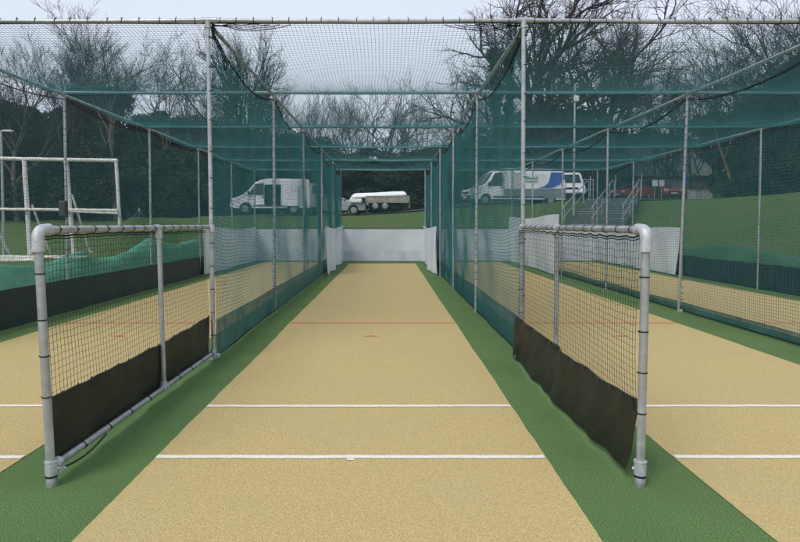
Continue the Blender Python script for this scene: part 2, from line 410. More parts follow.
# ------------------------------------------------------------------ nets
LY = YE - Y0
def baypar(y):   # 0 at posts, 1 mid-bay
    t = np.mod(y / BAY, 1.0); return 4 * t * (1 - t)
SIDE_LABEL = ['leftmost long green side net, with a black skirt, beside the grass field',
              'long green side net closing the left side of the centre lane',
              'long green side net closing the right side of the centre lane',
              'long green side net between the two lanes on the right',
              'far right long green side net below the grass bank']
SAG = [.14, .24, .24, .22, .14]
for ix, x in enumerate(XL):
    w1 = waves(10 + ix, 8, .35); w2 = waves(30 + ix, 9, .9); w3 = waves(50 + ix, 6, .18)
    sag = SAG[ix]
    def P(u, v, x=x, w1=w1, w2=w2, w3=w3, sag=sag):
        top = H - .12 - sag * baypar(u)
        z = .03 + (v / H) * (top - .03)
        edge = np.sin(np.clip(v / H, 0, 1) * PI)
        z = z + (.038 * w2(u, v) + .04 * w1(u, v)) * edge
        X = x + .012 + .05 * w1(u, v) * (.35 + edge * .65) + .015 * w2(u, v)
        Y = Y0 + .02 + u * (LY - .04) / LY + .02 * w2(v, u)
        return np.stack([X, Y, z], -1)
    V, Q = net_arrays(P, LY, H, .050, .10, .0029 if ix in (1, 2) else .0022, (0, 1, 0), (0, 0, 1), (1, 0, 0))
    root = tag(link('side_net', np_mesh('side_net', V, Q, M['net'])), SIDE_LABEL[ix], 'net', 'long side nets hung between the lanes')
    # edge ropes
    us = np.linspace(0, LY, 120)
    tp = P(us, np.full_like(us, H)); bp = P(us, np.zeros_like(us))
    b = MB(); b.tube(tp, .009, 6); b.build('top_rope', M['rope'], root)
    if ix in (1, 2, 3):      # netting bunched along the top rope
        b = MB()
        rr = random.Random(ix)
        for k in range(2):
            q = [tuple(p + np.array([rr.uniform(-.015, .015), 0, rr.uniform(-.02, .02) + .02 * k])) for p in tp[::1]]
            b.tube(q, .005, 4)
        b.build('bunched_edge', M['rope'], root)
    b = MB(); b.tube(bp, .012, 6); b.build('bottom_rope', M['rope'], root)
    # ground skirts
    sk = {0: .58, 4: .62, 1: .44, 2: .44, 3: .16}[ix]; m_ = M['skirtdark'] if ix in (0, 4) else M['skirtnet']
    ylim = YF[4] if ix else YE
    def S(s, t, x=x, w1=w1, w2=w2, sk=sk, ix=ix, ylim=ylim):
        y = s * (YE - Y0)
        a = np.array([y]); 
        f = float(w2(a, np.array([.3]))[0]); g = float(w1(a, np.array([.1]))[0])
        return (x + .018 + .05 * f * (1 - t * .5) * .6 + .02 * g + (.03 if ix == 0 else -.0) * (1 - t), Y0 + .02 + y, .015 + t * (sk + .02 * g))
    b = MB(); b.grid(S, 150, 5); b.build('ground_skirt', m_, root)

ROOF_LABEL = ['green roof net over the leftmost lane', 'green roof net stretched over the centre lane',
              'green roof net over the lane just right of the centre', 'green roof net over the far right lane']
for ix in range(4):
    x0, x1 = XL[ix], XL[ix + 1]; W = x1 - x0
    w1 = waves(70 + ix, 8, .28); w2 = waves(90 + ix, 8, .7)
    def P(u, v, x0=x0, W=W, w1=w1, w2=w2):
        s = np.clip(v / W, 0, 1); e = np.sin(s * PI)
        par = baypar(u)
        z = H - .035 - .10 * e * par - .06 * par - .05 * (1 - e) * par + .012 * w1(u, v) * par
        X = x0 + s * W + .05 * w1(u, v) * e + .014 * w2(u, v)
        Y = Y0 + u + .05 * w1(v + 3, u) * e + .016 * w2(v, u) + .10 * np.sin(s * PI) * np.exp(-u * .5) * np.minimum(u * 3, 1)
        return np.stack([X, Y, z], -1)
    V, Q = net_arrays(P, LY, W, .048, .12, .0020, (0, 1, 0), (1, 0, 0), (0, 0, 1))
    root = tag(link('roof_net', np_mesh('roof_net', V, Q, M['net'])), ROOF_LABEL[ix], 'net', 'roof nets over the lanes')
    b = MB(); vs = np.linspace(0, W, 40); b.tube(P(np.zeros_like(vs), vs), .008, 5)
    b.build('front_rope', M['rope'], root)
BACK_LABEL = ['upright green net closing the far end of the leftmost lane', 'upright green net closing the far end of the centre lane',
              'upright green net closing the far end of the lane right of centre', 'upright green net closing the far end of the far right lane']
SCR_LABEL = ['white vinyl sheet across the far end of the leftmost lane', 'white vinyl sheet with grubby lower band across the far end of the centre lane',
             'white vinyl sheet across the far end of the lane right of centre', 'white vinyl sheet across the far end of the far right lane']
for ix in range(4):
    x0, x1 = XL[ix], XL[ix + 1]; W = x1 - x0; w1 = waves(110 + ix, 6, .4)
    def P(u, v, x0=x0, W=W, w1=w1):
        s = u / W
        z = .03 + v / H * (H - .10) - .14 * np.sin(s * PI) * (v / H)
        return np.stack([x0 + u, YE + .02 + .04 * w1(u, v) * np.sin(s * PI), z + .02 * w1(v, u)], -1)
    V, Q = net_arrays(P, W, H, .048, .12, .0017, (1, 0, 0), (0, 0, 1), (0, 1, 0))
    tag(link('back_net', np_mesh('back_net', V, Q, M['net'])), BACK_LABEL[ix], 'net', 'end nets')
    # white end screen
    ys = YE - .12 if ix != 1 else YE - .35
    hz = 1.42
    root = thing('end_screen', SCR_LABEL[ix], 'screen', (0, 0, 0), 0, 'white end screens')
    def S(s, t, x0=x0, W=W, ys=ys, w1=w1, ix=ix):
        z = .42 + t * (hz - .42)
        q = float(w1(np.array([s * W * 1.0]), np.array([z * 2]))[0])
        return (x0 + .05 + s * (W - .10), ys + .05 * q * (1.1 - t) + .03 * math.sin(s * 26 + z * 3) * (1 - t) * .5, z + (.012 * math.sin(s * 40) if t == 1 else 0))
    b = MB(); b.grid(S, 50, 14); b.build('white_sheet', M['white_vinyl'], root)
    def S2(s, t, x0=x0, W=W, ys=ys, w1=w1):
        z = .02 + t * .42
        q = float(w1(np.array([s * W * 1.0]), np.array([.9]))[0])
        return (x0 + .05 + s * (W - .10), ys - .10 * (1 - t) - .015 + .05 * q * 1.1 + .02 * math.sin(s * 34), z)
    b = MB(); b.grid(S2, 50, 8); b.build('lower_band', M['grey_vinyl'], root)
    b = MB(); b.tube([(x0 + .05, ys - .02, hz), (x1 - .05, ys - .02, hz)], .012, 6); b.build('top_cord', M['rope'], root)
# white sheets along the sides of the last two bays
PAN_LABEL = ['white vinyl sheet hung along the last bays of the leftmost side net', 'creased white vinyl sheet at the left side of the centre lane far end',
             'creased white vinyl sheet at the right side of the centre lane far end', 'taller white vinyl sheet on the net between the two right lanes', 'white vinyl sheet hung along the far right side net']
for ix, x in enumerate(XL):
    y0 = YF[3]; y1 = YE - .1; hz = [1.45, 1.48, 1.48, 1.86, 1.45][ix]; r = random.Random(200 + ix)
    sgn = {0: 1, 1: 1, 2: -1, 3: -1, 4: -1}[ix]
    ph = [r.uniform(0, 6) for _ in range(4)]
    def S(s, t, x=x, hz=hz, y0=y0, y1=y1, ph=ph, sgn=sgn, ix=ix):
        amp = (.10 if ix in (1, 2) else .045)
        lean = s + .12 * (1 - t)
        d = amp * (math.sin(lean * 17 + ph[0]) * .6 + math.sin(lean * 31 + ph[1]) * .4 + .5 * math.sin(lean * 7 + ph[2])) * (1.0 - .55 * t)
        return (x + sgn * (.09 + .05 * (1 - t)) + d, y0 + s * (y1 - y0), .03 + t * (hz - .03) + .05 * math.sin(s * PI * 2 + ph[3]) * (t > .99))
    b = MB(); b.grid(S, 70, 12)
    tag(b.build('side_screen', M['white_vinyl']), PAN_LABEL[ix], 'screen', 'white side sheets of the last two bays')

# loose cord and scrap
for k, (x, s, lab) in enumerate(((XL[1], 1, 'dark loose net cord gathered at the top of the left front post'), (XL[2], -1, 'dark loose net cord gathered at the top of the right front post'))):
    b = MB(); r = random.Random(k)
    for j in range(4):
        pts = [(x + s * (.02 + t * (.55 + .12 * j)), Y0 + .03 + .015 * j + .02 * math.sin(t * 9 + j), H - .032 - (.012 + .016 * j) * math.sin(t * PI) - .008 * math.sin(t * 13 + j)) for t in [i / 13 for i in range(14)]]
        b.tube(pts, .005, 5)
    for j in range(5):
        pts = [(x + s * (.02 + .02 * math.sin(i * .8 + j) + .008 * i), Y0 + .03 + i * .035, H - .032 - i * .04 - .02 * j * (i > 0)) for i in range(11)]
        b.tube(pts, .005, 4)
    b.tube([(x + s * .02, Y0 + .03, H - .01), (x + s * .03, Y0 + .06, H - .2)], .02, 6)
    tag(b.build('gathered_cord', M['rope']), lab, 'cord')
b = MB(); r = random.Random(5); c = at(371.5, 157, 22.2); c.z = H + .02
for k in range(9):
    a = r.uniform(0, 6.28); s = r.uniform(.09, .2)
    p = c + Vector((r.uniform(-.16, .16), r.uniform(-.5, .5), r.uniform(-.07, .05)))
    b.add([p + Vector((math.cos(a + g) * s, math.sin(a + g) * s * 1.6, r.uniform(-.06, .06))) for g in (0, 1.2, 2.6, 3.9, 5.1)], [(0, 1, 2, 3, 4)])
tag(b.build('plastic_scrap', M['whitewall']), 'crumpled pale plastic scrap caught on the roof net of the centre lane', 'litter')

# ------------------------------------------------------------------ low side panels (gates)
def gate(side, label):
    s = side          # -1 left, +1 right
    x = -2.06 if s < 0 else 1.545
    yn, yf = 3.66, Y0 - .07
    ym = 5.52 if s < 0 else 5.60
    ht = 1.565
    root = thing('low_net_panel', label, 'panel', (x, yn, 0), 0, 'low net panels either side of the lane mouth')
    T = lambda X, Y, Z: (X - x, Y - yn, Z)
    xt = x + (-.05 if s < 0 else .0)
    xn = x + (0 if s < 0 else -.012)
    posts = {}
    b = MB(); b.tube([T(xn, yn, 0.0), T(xt, yn, ht - .05)], R_P + .001, 18)
    po = b.build('upright', M['galv'], root); posts['n'] = po
    f = MB(); f.tube([T(xn, yn, .0), T(xn, yn, .055), T(xn, yn, .056)], [.032, .032, .03], 18, cap=True)
    f.build('foot', M['footmetal'], po)
    f = MB(); f.tube([T(xn, yn, .072), T(xn, yn, .15)], .036, 18); f.tube([T(xn, yn, .15), T(xn, yn, .158)], .039, 18)
    f.ball(T(xn - s * .0 + .036 * (-s), yn + .012, .105), .011, 8)
    f.build('collar', M['cast'], po)
    if s < 0:
        f = MB(); f.tube([T(xn, yn + .03, .11), T(xn - .0, yn + .085, .125)], .034, 14)
        f.box(T(xn + .045, yn + .03, .09), (.012, .035, .03)); f.ball(T(xn + .045, yn + .06, .085), .014, 8)
        f.build('clamp', M['cast'], po)
    for k, z in enumerate((.062, .45, .70, .95, 1.28) if s > 0 else (.06, .55, .80, 1.02, 1.30)):
        t = MB(); q = T(xn + (xt - xn) * z / ht, yn, z); band(t, q, (0, 0, 1), .0285 if z > .1 else .034); t.build('cable_tie', M['tie'], po)
    # middle upright
    b = MB(); b.tube([T(x, ym, .09), T(x + (xt - x) * .5, ym, ht)], .0215, 16)
    pm = b.build('upright', M['galv'], root)
    f = MB(); f.tube([T(x + (xt - x) * .5, ym, ht - .09), T(x + (xt - x) * .5, ym, ht - .02)], .031, 14); f.tube([T(xt, ym - .045, ht), T(xt, ym + .045, ht)], .031, 14)
    f.build('tee_fitting', M['cast'], pm)
    if s < 0:
        f = MB(); f.tube([T(x, ym, .10), T(x, ym, .16)], .030, 14); f.tube([T(x, ym - .045, .10), T(x, ym + .045, .10)], .031, 14); f.build('tee_fitting', M['cast'], pm)
    # far upright, beside the main post
    b = MB(); b.tube([T(x + .0, yf, .03), T(x, yf, ht)], .0215, 16)
    pf = b.build('upright', M['galv'], root)
    for k in range(5):
        t = MB(); band(t, T(x, yf, .3 + .27 * k), (0, 0, 1), .026); t.build('cable_tie', M['tie'], pf)
    f = MB(); f.tube([T(x, yf, .06), T(x, yf, .14)], .032, 14); f.box(T(x - s * .04, yf - .02, .06), (.08, .09, .04), bev=.008); f.ball(T(x - s * .06, yf - .05, .075), .02, 8)
    f.build('foot_bracket', M['cast'], pf); f = MB()
    f.tube([T(x, yf, ht - .06), T(x, yf, ht + .03)], .032, 14)
    f.build('hinge_fitting', M['cast'], pf)
    # top rail + elbow
    R = .05
    b = MB(); rr_ = [T(xt, yn + R + t * (yf - yn - R), ht) for t in np.linspace(0, 1, 10)]
    b.tube(rr_, R_P, 16); tr = b.build('top_rail', M['galv'], root)
    f = MB(); pts = [T(xt, yn, ht - .13), T(xt, yn, ht - R)] + [T(xt, yn + R - R * math.cos(g), ht - R + R * math.sin(g)) for g in np.linspace(0, PI / 2, 8)][1:] + [T(xt, yn + .115, ht)]
    f.tube(pts, .035, 18); f.tube([T(xt, yn, ht - .132), T(xt, yn, ht - .112)], .0385, 18); f.tube([T(xt, yn + .10, ht), T(xt, yn + .118, ht)], .0385, 18)
    f.build('elbow', M['cast'], tr)
    n_t = 14
    for k in range(n_t):
        yy = yn + .22 + k * .225 + rnd.uniform(-.02, .02)
        if yy > yf - .05: break
        t = MB(); band(t, T(xt, yy, ht), (0, 1, 0), .0285); t.build('cable_tie', M['tie'], tr)
    if s < 0:
        b = MB(); b.tube([T(x, yn + .07, .115), T(x, ym, .10), T(x, yf, .09)], .024, 16)
        br = b.build('bottom_rail', M['galv'], root)
        for k in range(9):
            yy = yn + .38 + k * .37
            if yy > yf - .05: break
            t = MB(); band(t, T(x, yy, .113 - .007 * k * .37), (0, 1, 0), .028); t.build('cable_tie', M['tie'], br)
        b = MB(); b.tube([T(x + .02, yn + .06 + t * .62, .085 - .035 * math.sin(t * PI)) for t in np.linspace(0, 1, 14)], .007, 5); b.build('loose_cord', M['tie'], br)
    # net
    nx = x + (-.03 if s < 0 else -.0) ; w1 = waves(300 + s, 7, .5); w2 = waves(310 + s, 7, 1.1)
    Ln = yf - yn - .04; zb, zt = .46, ht - .035
    xo = (-.028 if s < 0 else -.03)
    def P(u, v):
        hz = zt - zb; e = np.sin(np.clip(v / hz, 0, 1) * PI); k = v / hz
        X = xo + (xt - x) * (zb + v) / ht + .018 * w1(u, v) * e
        Y = .03 + u + .010 * w2(u, v)
        Z = zb + v + (.018 * w1(u, v) + .010 * w2(v, u)) * (.4 + .6 * e) - .014 * k * (np.abs(np.sin(u * PI / .225)) ** 1) * (1 if s > 0 else .6)
        return np.stack([X, Y, Z], -1)
    V, Q = net_arrays(P, Ln, zt - zb, .044, .04, .0015, (0, 1, 0), (0, 0, 1), (1, 0, 0))
    link('net', np_mesh('panel_net', V, Q, M['gatenet']), root)
    b = MB(); us = np.linspace(0, Ln, 50)
    b.tube(P(us, np.full_like(us, zt - zb)), .006, 5); b.tube(P(us, np.full_like(us, zt - zb)) + np.array([0, 0, -.018]), .004, 5)
    b.build('net_edge_cord', M['rope'], root)
    # vinyl skirt
    def S(a, t):
        y = .01 + a * (yf - yn - .0)
        fold = .016 * math.sin(a * 23 + 1.3 * t) + .011 * math.sin(a * 47 + 2) + .02 * math.sin(a * 9 + t * 2.5)
        if s < 0:
            return (-.034 + (fold * .5 + .012 * math.sin(a * 17 - t * 4) * math.sin(t * PI)) * (1 - t * .5) - .01 * (1 - t), y, .07 + t * (.45 + .004 * math.sin(a * 30) + .003 * math.sin(a * 71)) - .02 * math.sin(a * PI) * t)
        pull = 0.01 + .055 * (1 - t) * (1 - a) ** 3        # near lower corner hangs back from the upright
        bot = .03 + .035 * (1 - a) ** 4
        return (-.036 - .045 * (1 - t) + (fold + .010 * math.sin(a * 14 + t * 5) + .006 * math.sin(a * 60 + t * 9)) * (.65 - .1 * t), y + pull * (1 - a), bot + t * (.52 - bot + .004 * math.sin(a * 28) - .03 * math.sin(a * PI)))
    b = MB(); b.grid(S, 110, 12); sk = b.build('vinyl_skirt', M['vinyl'], root)
    b = MB(); b.tube([S(i / 60, 1.0) for i in range(61)], .007, 6)
    for k in range(18):
        q = Vector(S(k / 17, .99)); b.tube([q + Vector((-.008, -.012, -.022)), q + Vector((-.013, 0, .0)), q + Vector((-.006, .010, .016))], .005, 5)
    b.build('hem', M['tie'], sk)
gate(-1, 'low pipe panel left of the centre lane, black skirt behind its bottom rail')
gate(1, 'low pipe panel right of the centre lane, black skirt hanging in front of it')

# ------------------------------------------------------------------ light green debris netting bunched outside the outer nets
def heap(name, label, x0, y0, x1, y1, w, hfun, seed, m='debris'):
    b = MB()
    wa = waves(seed + 700, 9, 1.6); wb = waves(seed + 720, 9, 1.3); wc = waves(seed + 740, 8, 3.0)
    Ls = math.hypot(x1 - x0, y1 - y0)
    for layer in range(1):
        def S(s, t, layer=layer):
            x = x0 + (x1 - x0) * s; y = y0 + (y1 - y0) * s
            A = np.array([s * Ls * .5]); B = np.array([t * 1.2 + layer * 3.1])
            n1, n2, n3 = float(wa(A, B)[0]), float(wb(A, B)[0]), float(wc(A, B)[0])
            prof = math.sin(min(1, t * 1.15) * PI) ** .6 if t < .87 else math.sin(min(1, t * 1.15) * PI if t * 1.15 < 1 else 0)
            h = max(0, hfun(s) * max(0, math.sin(t * PI)) ** .55 * (1 + .10 * n2) + .05 * n3 * math.sin(t * PI))
            return (x + (t - .5) * w + .16 * n1 + .03 * n3, y + .15 * n2, max(ground(x, y), 0) + .01 + h * (1 - .12 * layer))
        b.grid(S, 260, 14)
    return tag(b.build(name, M[m]), label, 'netting')
def hl(s):
    h = .84 + .05 * math.sin(s * 11)
    for c, a, w in ((.42, .26, .035), (.66, .30, .05), (.92, .32, .09)): h += a * math.exp(-abs((s - c) / w) ** 1.3)
    return h
heap('debris_netting', 'pale green debris netting crumpled in low peaks beside the leftmost net', -6.6, 6.0, -6.7, 22.5, .75, hl, 1)
heap('debris_netting', 'pale green debris netting draped along the foot of the right bank', 9.75, 9.0, 9.75, 23.5, .7, lambda s: .88 + .10 * math.sin(s * 14), 2, 'debrisfaint')

# small dark box strapped to the far-left post
b = MB(); p = at(67, 209, 11.0)
b.box((XL[0] - .03, YF[1] - .05, p.z), (.14, .10, .30), bev=.02); b.box((XL[0] - .03, YF[1] - .105, p.z), (.11, .012, .25), bev=.004)
tag(b.build('junction_box', M['box']), 'small dark grey box fixed on a post of the leftmost net', 'box')

# ------------------------------------------------------------------ movable white sight screen frame
def sight():
    Y = 27.5
    o = at(60, 257, Y); o.z = 0
    root = thing('sight_screen_frame', 'large empty white pipe frame on low skids standing on the grass field', 'frame', o)
    L = lambda px, py, Yy=Y: at(px, py, Yy) - o
    def part(name, segs, r, parent=root):
        b = MB()
        for a, c in segs: b.tube([a, c], r, 10)
        return b.build(name, M['goalwhite'], parent)
    top = L(0, 158.5).z
    xs = [(-46, -40), (-8, -3), (24, 30.5), (66, 74), (116, 122)]
    for a, c in xs:
        pa = L(a, 158 + .03 * a); pb = L(c, 257); pb.z = .05
        part('upright', [(pa, pb)], .10 if a in (24, 66) else .075)
        q = L(c, 257); 
    part('top_bar', [(L(-60, 157.5), L(117.5, 160.5))], .085)
    part('middle_bar', [(L(-60, 208.5) + Vector((0, -.2, 0)), L(120, 210.5) + Vector((0, -.2, 0)))], .07)
    part('middle_bar', [(L(64, 211) + Vector((0, -.2, 0)), L(120, 213.5) + Vector((0, -.2, 0)))], .055)
    part('skid', [(L(-60, 257, Y) * 1.0, L(104, 257.5, Y))], .09)
    part('skid', [(L(-60, 261, Y - 1.0), L(40, 260, Y - 1.0))], .08)
    for a, c in (((72, 195), (90, 253)), ((32, 205), (50, 253)), ((-10, 215), (10, 255))):
        pa = L(*a); pb = L(c[0], c[1], Y + .8); part('brace', [(pa, pb)], .05)
    part('skid_end', [(L(90, 252, Y + .8), L(116, 256, Y))], .05)
sight()

# ------------------------------------------------------------------ person far away, sitting on the crest of the field
def person():
    Y = 52.0; p = at(139.5, 218.5, Y)
    g = p.z
    root = thing('person', 'distant person in navy top sitting at the far edge of the grass field', 'person', (p.x, Y, g))
    # one continuous skinned body: sitting, knees up, arms round the knees
    V = [(0, 0, .10), (0, .03, .30), (0, .03, .50), (0, 0, .60), (0, -.01, .68), (0, -.02, .78), (0, -.02, .86),
         (.11, -.02, .12), (.16, -.38, .42), (.15, -.55, .05), (.15, -.72, .04), (-.11, -.02, .12), (-.16, -.38, .42), (-.15, -.55, .05), (-.15, -.72, .04),
         (.18, 0, .56), (.25, -.12, .34), (.12, -.40, .34), (-.18, 0, .56), (-.25, -.12, .34), (-.12, -.40, .34)]
    Ed = [(0, 1), (1, 2), (2, 3), (3, 4), (4, 5), (5, 6), (0, 7), (7, 8), (8, 9), (9, 10), (0, 11), (11, 12), (12, 13), (13, 14), (3, 15), (15, 16), (16, 17), (3, 18), (18, 19), (19, 20)]
    Rr = [.15, .15, .16, .12, .06, .10, .085, .10, .07, .05, .05, .10, .07, .05, .05, .06, .05, .035, .06, .05, .035]
    me = bpy.data.meshes.new('body'); me.from_pydata(V, Ed, [])
    o = link('body_tmp', me)
    mod = o.modifiers.new('s', 'SKIN')
    for i, rr in enumerate(Rr): me.skin_vertices[0].data[i].radius = (rr, rr)
    me.skin_vertices[0].data[0].use_root = True
    o.modifiers.new('u', 'SUBSURF').levels = 2
    dg = bpy.context.evaluated_depsgraph_get(); me2 = bpy.data.meshes.new_from_object(o.evaluated_get(dg))
    bpy.data.objects.remove(o)
    me2.materials.clear(); me2.materials.append(M['navy']); me2.materials.append(M['skin'])
    for pl in me2.polygons:
        c = pl.center; pl.use_smooth = True
        pl.material_index = 1 if (c.z > .66) else 0
    link('body', me2, root)
    b = MB(); b.ball((0, .015, .86), .115, 12, 0, (1, 1, .9)); b.build('hair', M['hair'], root)
person()

# ------------------------------------------------------------------ vehicles
def wheel(root, x, y, r, w=.2, side=-1):
    b = MB(); n = 20
    b.tube([(x, y - w / 2, r), (x, y - w / 2 + .03, r), (x, y + w / 2 - .03, r), (x, y + w / 2, r)], [r * .92, r, r, r * .92], n)
    t = b.build('wheel', M['rubber'], root)
    b = MB(); yy = y + side * (w / 2 + .004); b.tube([(x, yy, r), (x, yy + side * .01, r)], [r * .62, r * .5], 14); b.build('rim', M['rim'], t)

def body_loft(profile, hw, tumble, z0=1.0, arches=(), ra=.38, rz=.33, m=None, name='body', parent=None, cut=None):
    """side profile (x, z) clockwise -> rounded body; narrower above z0"""
    # densify bottom edge with wheel arches
    P = []
    n = len(profile)
    for i in range(n):
        a = profile[i]; c = profile[(i + 1) % n]
        P.append(a)
        if abs(a[1] - c[1]) < .02 and a[1] < .5 and arches:       # bottom edge
            d = 1 if c[0] > a[0] else -1
            for ax in sorted(arches, key=lambda q: q * d):
                base = a[1]; dz = base - rz; hwid = math.sqrt(max(.01, ra * ra - dz * dz))
                g0 = math.atan2(dz, -hwid * d); g1 = math.atan2(dz, hwid * d)
                if d > 0: gs = np.linspace(g0 if g0 > 0 else g0 + 2 * PI, g1, 11)
                else: gs = np.linspace(g0, g1 if g1 > g0 else g1 + 2 * PI, 11)
                for g in gs: P.append((ax + ra * math.cos(g), rz + ra * math.sin(g)))
    cx = sum(p[0] for p in P) / len(P); cz = 1.0
    def inset(p, k, sy):
        z = p[1]; f = 1 - tumble * max(0, (z - z0))
        x_ = p[0] + (cx - p[0]) * k * .35; z_ = z + (cz - z) * k * .6 if z > z0 else z
        return (x_, sy * hw * f, z_)
    rings = []
    for sy, k in ((-1.0, .10), (-.975, .035), (-.90, 0), (.90, 0), (.975, .035), (1.0, .10)):
        rings.append([inset(p, k, sy) for p in P])
    b = MB(); N = len(P); vs = [v for rg in rings for v in rg]; fs = []
    for i in range(len(rings) - 1):
        for k in range(N): fs.append((i * N + k, i * N + (k + 1) % N, (i + 1) * N + (k + 1) % N, (i + 1) * N + k))
    fs.append(tuple(range(N))); fs.append(tuple(range(len(rings) * N - 1, (len(rings) - 1) * N - 1, -1)))
    b.add(vs, fs)
    o = b.build(name, [m, M['dark']], parent)
    import bmesh
    bm = bmesh.new(); bm.from_mesh(o.data); bmesh.ops.recalc_face_normals(bm, faces=bm.faces[:]); bm.to_mesh(o.data); bm.free()
    if cut:
        c = MB(); c.box(cut[0], cut[1]); co = c.build('cutter', [M['dark']])
        co.parent = None
        # cutter in the body's local frame: do it before parenting matters
        par = o.parent; o.parent = None
        md = o.modifiers.new('b', 'BOOLEAN'); md.operation = 'DIFFERENCE'; md.object = co; md.solver = 'EXACT'
        try: md.material_mode = 'TRANSFER'
        except Exception: pass
        dg = bpy.context.evaluated_depsgraph_get(); dg.update()
        me = bpy.data.meshes.new_from_object(o.evaluated_get(dg)); o.modifiers.clear(); o.data = me; o.parent = par
        bpy.data.objects.remove(co)
    return o

def van(label, loc, rz, length=5.0, height=2.05, graphics=False, door_open=False, rear_open=False, group=None):
    """front at -x, centred; near side is -y"""
    root = thing('panel_van', label, 'van', loc, rz, group)
    Lh = length / 2; h = height; hw = .97
    prof = [(-Lh + .03, .42), (-Lh, .62), (-Lh + .06, .82), (-Lh + .30, 1.0), (-Lh + .75, 1.18), (-Lh + 1.05, 1.42), (-Lh + 1.45, h - .26), (-Lh + 1.80, h - .08), (-Lh + 2.3, h), (Lh - .4, h - .01), (Lh - .08, h - .05), (Lh - .02, 1.3), (Lh, .55), (Lh - .03, .38), (-Lh + .12, .38)]
    fw, rw = -Lh + .88, Lh - 1.0
    cut = ((-Lh + 2.50, -.75, 1.13), (.98, 1.15, 1.30)) if door_open else None
    tum = .10
    body_loft(prof, hw, tum, 1.0, (fw, rw), .39, .33, M['white_paint'], 'body', root, cut)
    sy = lambda z, o=.004: -(hw * (1 - tum * max(0, z - 1.0)) + o)
    def plate(name, poly, m, par=root, off=.004, thick=.006, both=True):
        out = None
        for sgn in ((1, -1) if both else (1,)):
            b = MB(); n = len(poly)
            vs = [(p[0], sgn * (sy(p[1], off)), p[1]) for p in poly] + [(p[0], sgn * (sy(p[1], off + thick)), p[1]) for p in poly]
            b.add(vs, [tuple(range(n)), tuple(range(2 * n - 1, n - 1, -1))] + [(i, (i + 1) % n, (i + 1) % n + n, i + n) for i in range(n)])
            out = b.build(name, m, par)
        return out
    plate('side_window', [(-Lh + 1.12, 1.16), (-Lh + 1.18, 1.34), (-Lh + 1.50, h - .33), (-Lh + 1.98, h - .28), (-Lh + 1.98, 1.16)], M['glass'])
    # windscreen
    b = MB(); a0 = (-Lh + .80, 1.22); a1 = (-Lh + 1.42, h - .28); w0, w1 = .78, .68
    nx, nz = -(a1[1] - a0[1]), (a1[0] - a0[0]); l = math.hypot(nx, nz); nx /= l; nz /= l; e = .05
    b.add([(a0[0] + nx * e, -w0, a0[1] + nz * e), (a1[0] + nx * e, -w1, a1[1] + nz * e), (a1[0] + nx * e, w1, a1[1] + nz * e), (a0[0] + nx * e, w0, a0[1] + nz * e),
           (a0[0], -w0, a0[1]), (a1[0], -w1, a1[1]), (a1[0], w1, a1[1]), (a0[0], w0, a0[1])], [(0, 1, 2, 3), (0, 4, 5, 1), (1, 5, 6, 2), (2, 6, 7, 3), (3, 7, 4, 0)])
    b.build('windscreen', M['glass'], root)
    for sgn in (-1, 1):
        b = MB(); b.box((-Lh + .13, sgn * .70, .88), (.20, .34, .18), bev=.04); b.build('headlight', M['lamp'], root)
        b = MB(); b.box((-Lh + 1.10, sgn * (hw + .10), 1.26), (.12, .18, .24), bev=.03); b.build('wing_mirror', M['dark'], root)
        b = MB(); b.box((Lh - .0, sgn * .80, 1.0), (.06, .12, .50), bev=.02); b.build('tail_light', M['redlamp'], root)
    b = MB(); b.box((-Lh + .02, 0, .52), (.12, 1.6, .22), bev=.05); b.build('front_bumper', M['box'] if graphics else M['white_paint'], root)
    b = MB(); b.box((-Lh + .0, 0, .78), (.08, .9, .14), bev=.03); b.build('grille', M['dark'], root)
    plate('door_handle', [(-Lh + 1.86, 1.02), (-Lh + 1.86, 1.07), (-Lh + 2.0, 1.07), (-Lh + 2.0, 1.02)], M['dark'], off=.012)
    plate('sill_strip', [(-Lh + 1.35, .47), (-Lh + 1.35, .56), (Lh - 1.45, .56), (Lh - 1.45, .47)], M['box'], off=.012)
    plate('door_seam', [(-Lh + 1.06, .60), (-Lh + 1.06, 1.12), (-Lh + 1.075, 1.12), (-Lh + 1.075, .60)], M['dark'])
    b = MB(); b.box((-Lh - .05, 0, .50), (.02, .52, .11)); b.build('number_plate', M['signwhite'], root)
    for wx in (fw, rw):
        for sgn in (-1, 1): wheel(root, wx, sgn * (hw - .13), .33, .22, sgn)
    if door_open:     # sliding door run back along the side
        poly = [(-Lh + 3.04, .50), (-Lh + 3.04, 1.80), (-Lh + 4.0, 1.80), (-Lh + 4.0, .50)]
        plate('sliding_door', poly, M['white_paint'], off=.05, thick=.04, both=False)
    else:
        plate('door_seam', [(-Lh + 2.04, .50), (-Lh + 2.04, 1.82), (-Lh + 2.06, 1.82), (-Lh + 2.06, .50)], M['dark'])
    if rear_open:
        b = MB(); b.box((Lh + .38, -.88, 1.16), (.80, .05, 1.45), bev=.02)
        d = b.build('rear_door', M['silver'], root)
        b = MB(); b.box((Lh + .38, -.912, 1.50), (.56, .012, .5), bev=.004); b.build('door_window', M['glass'], d)
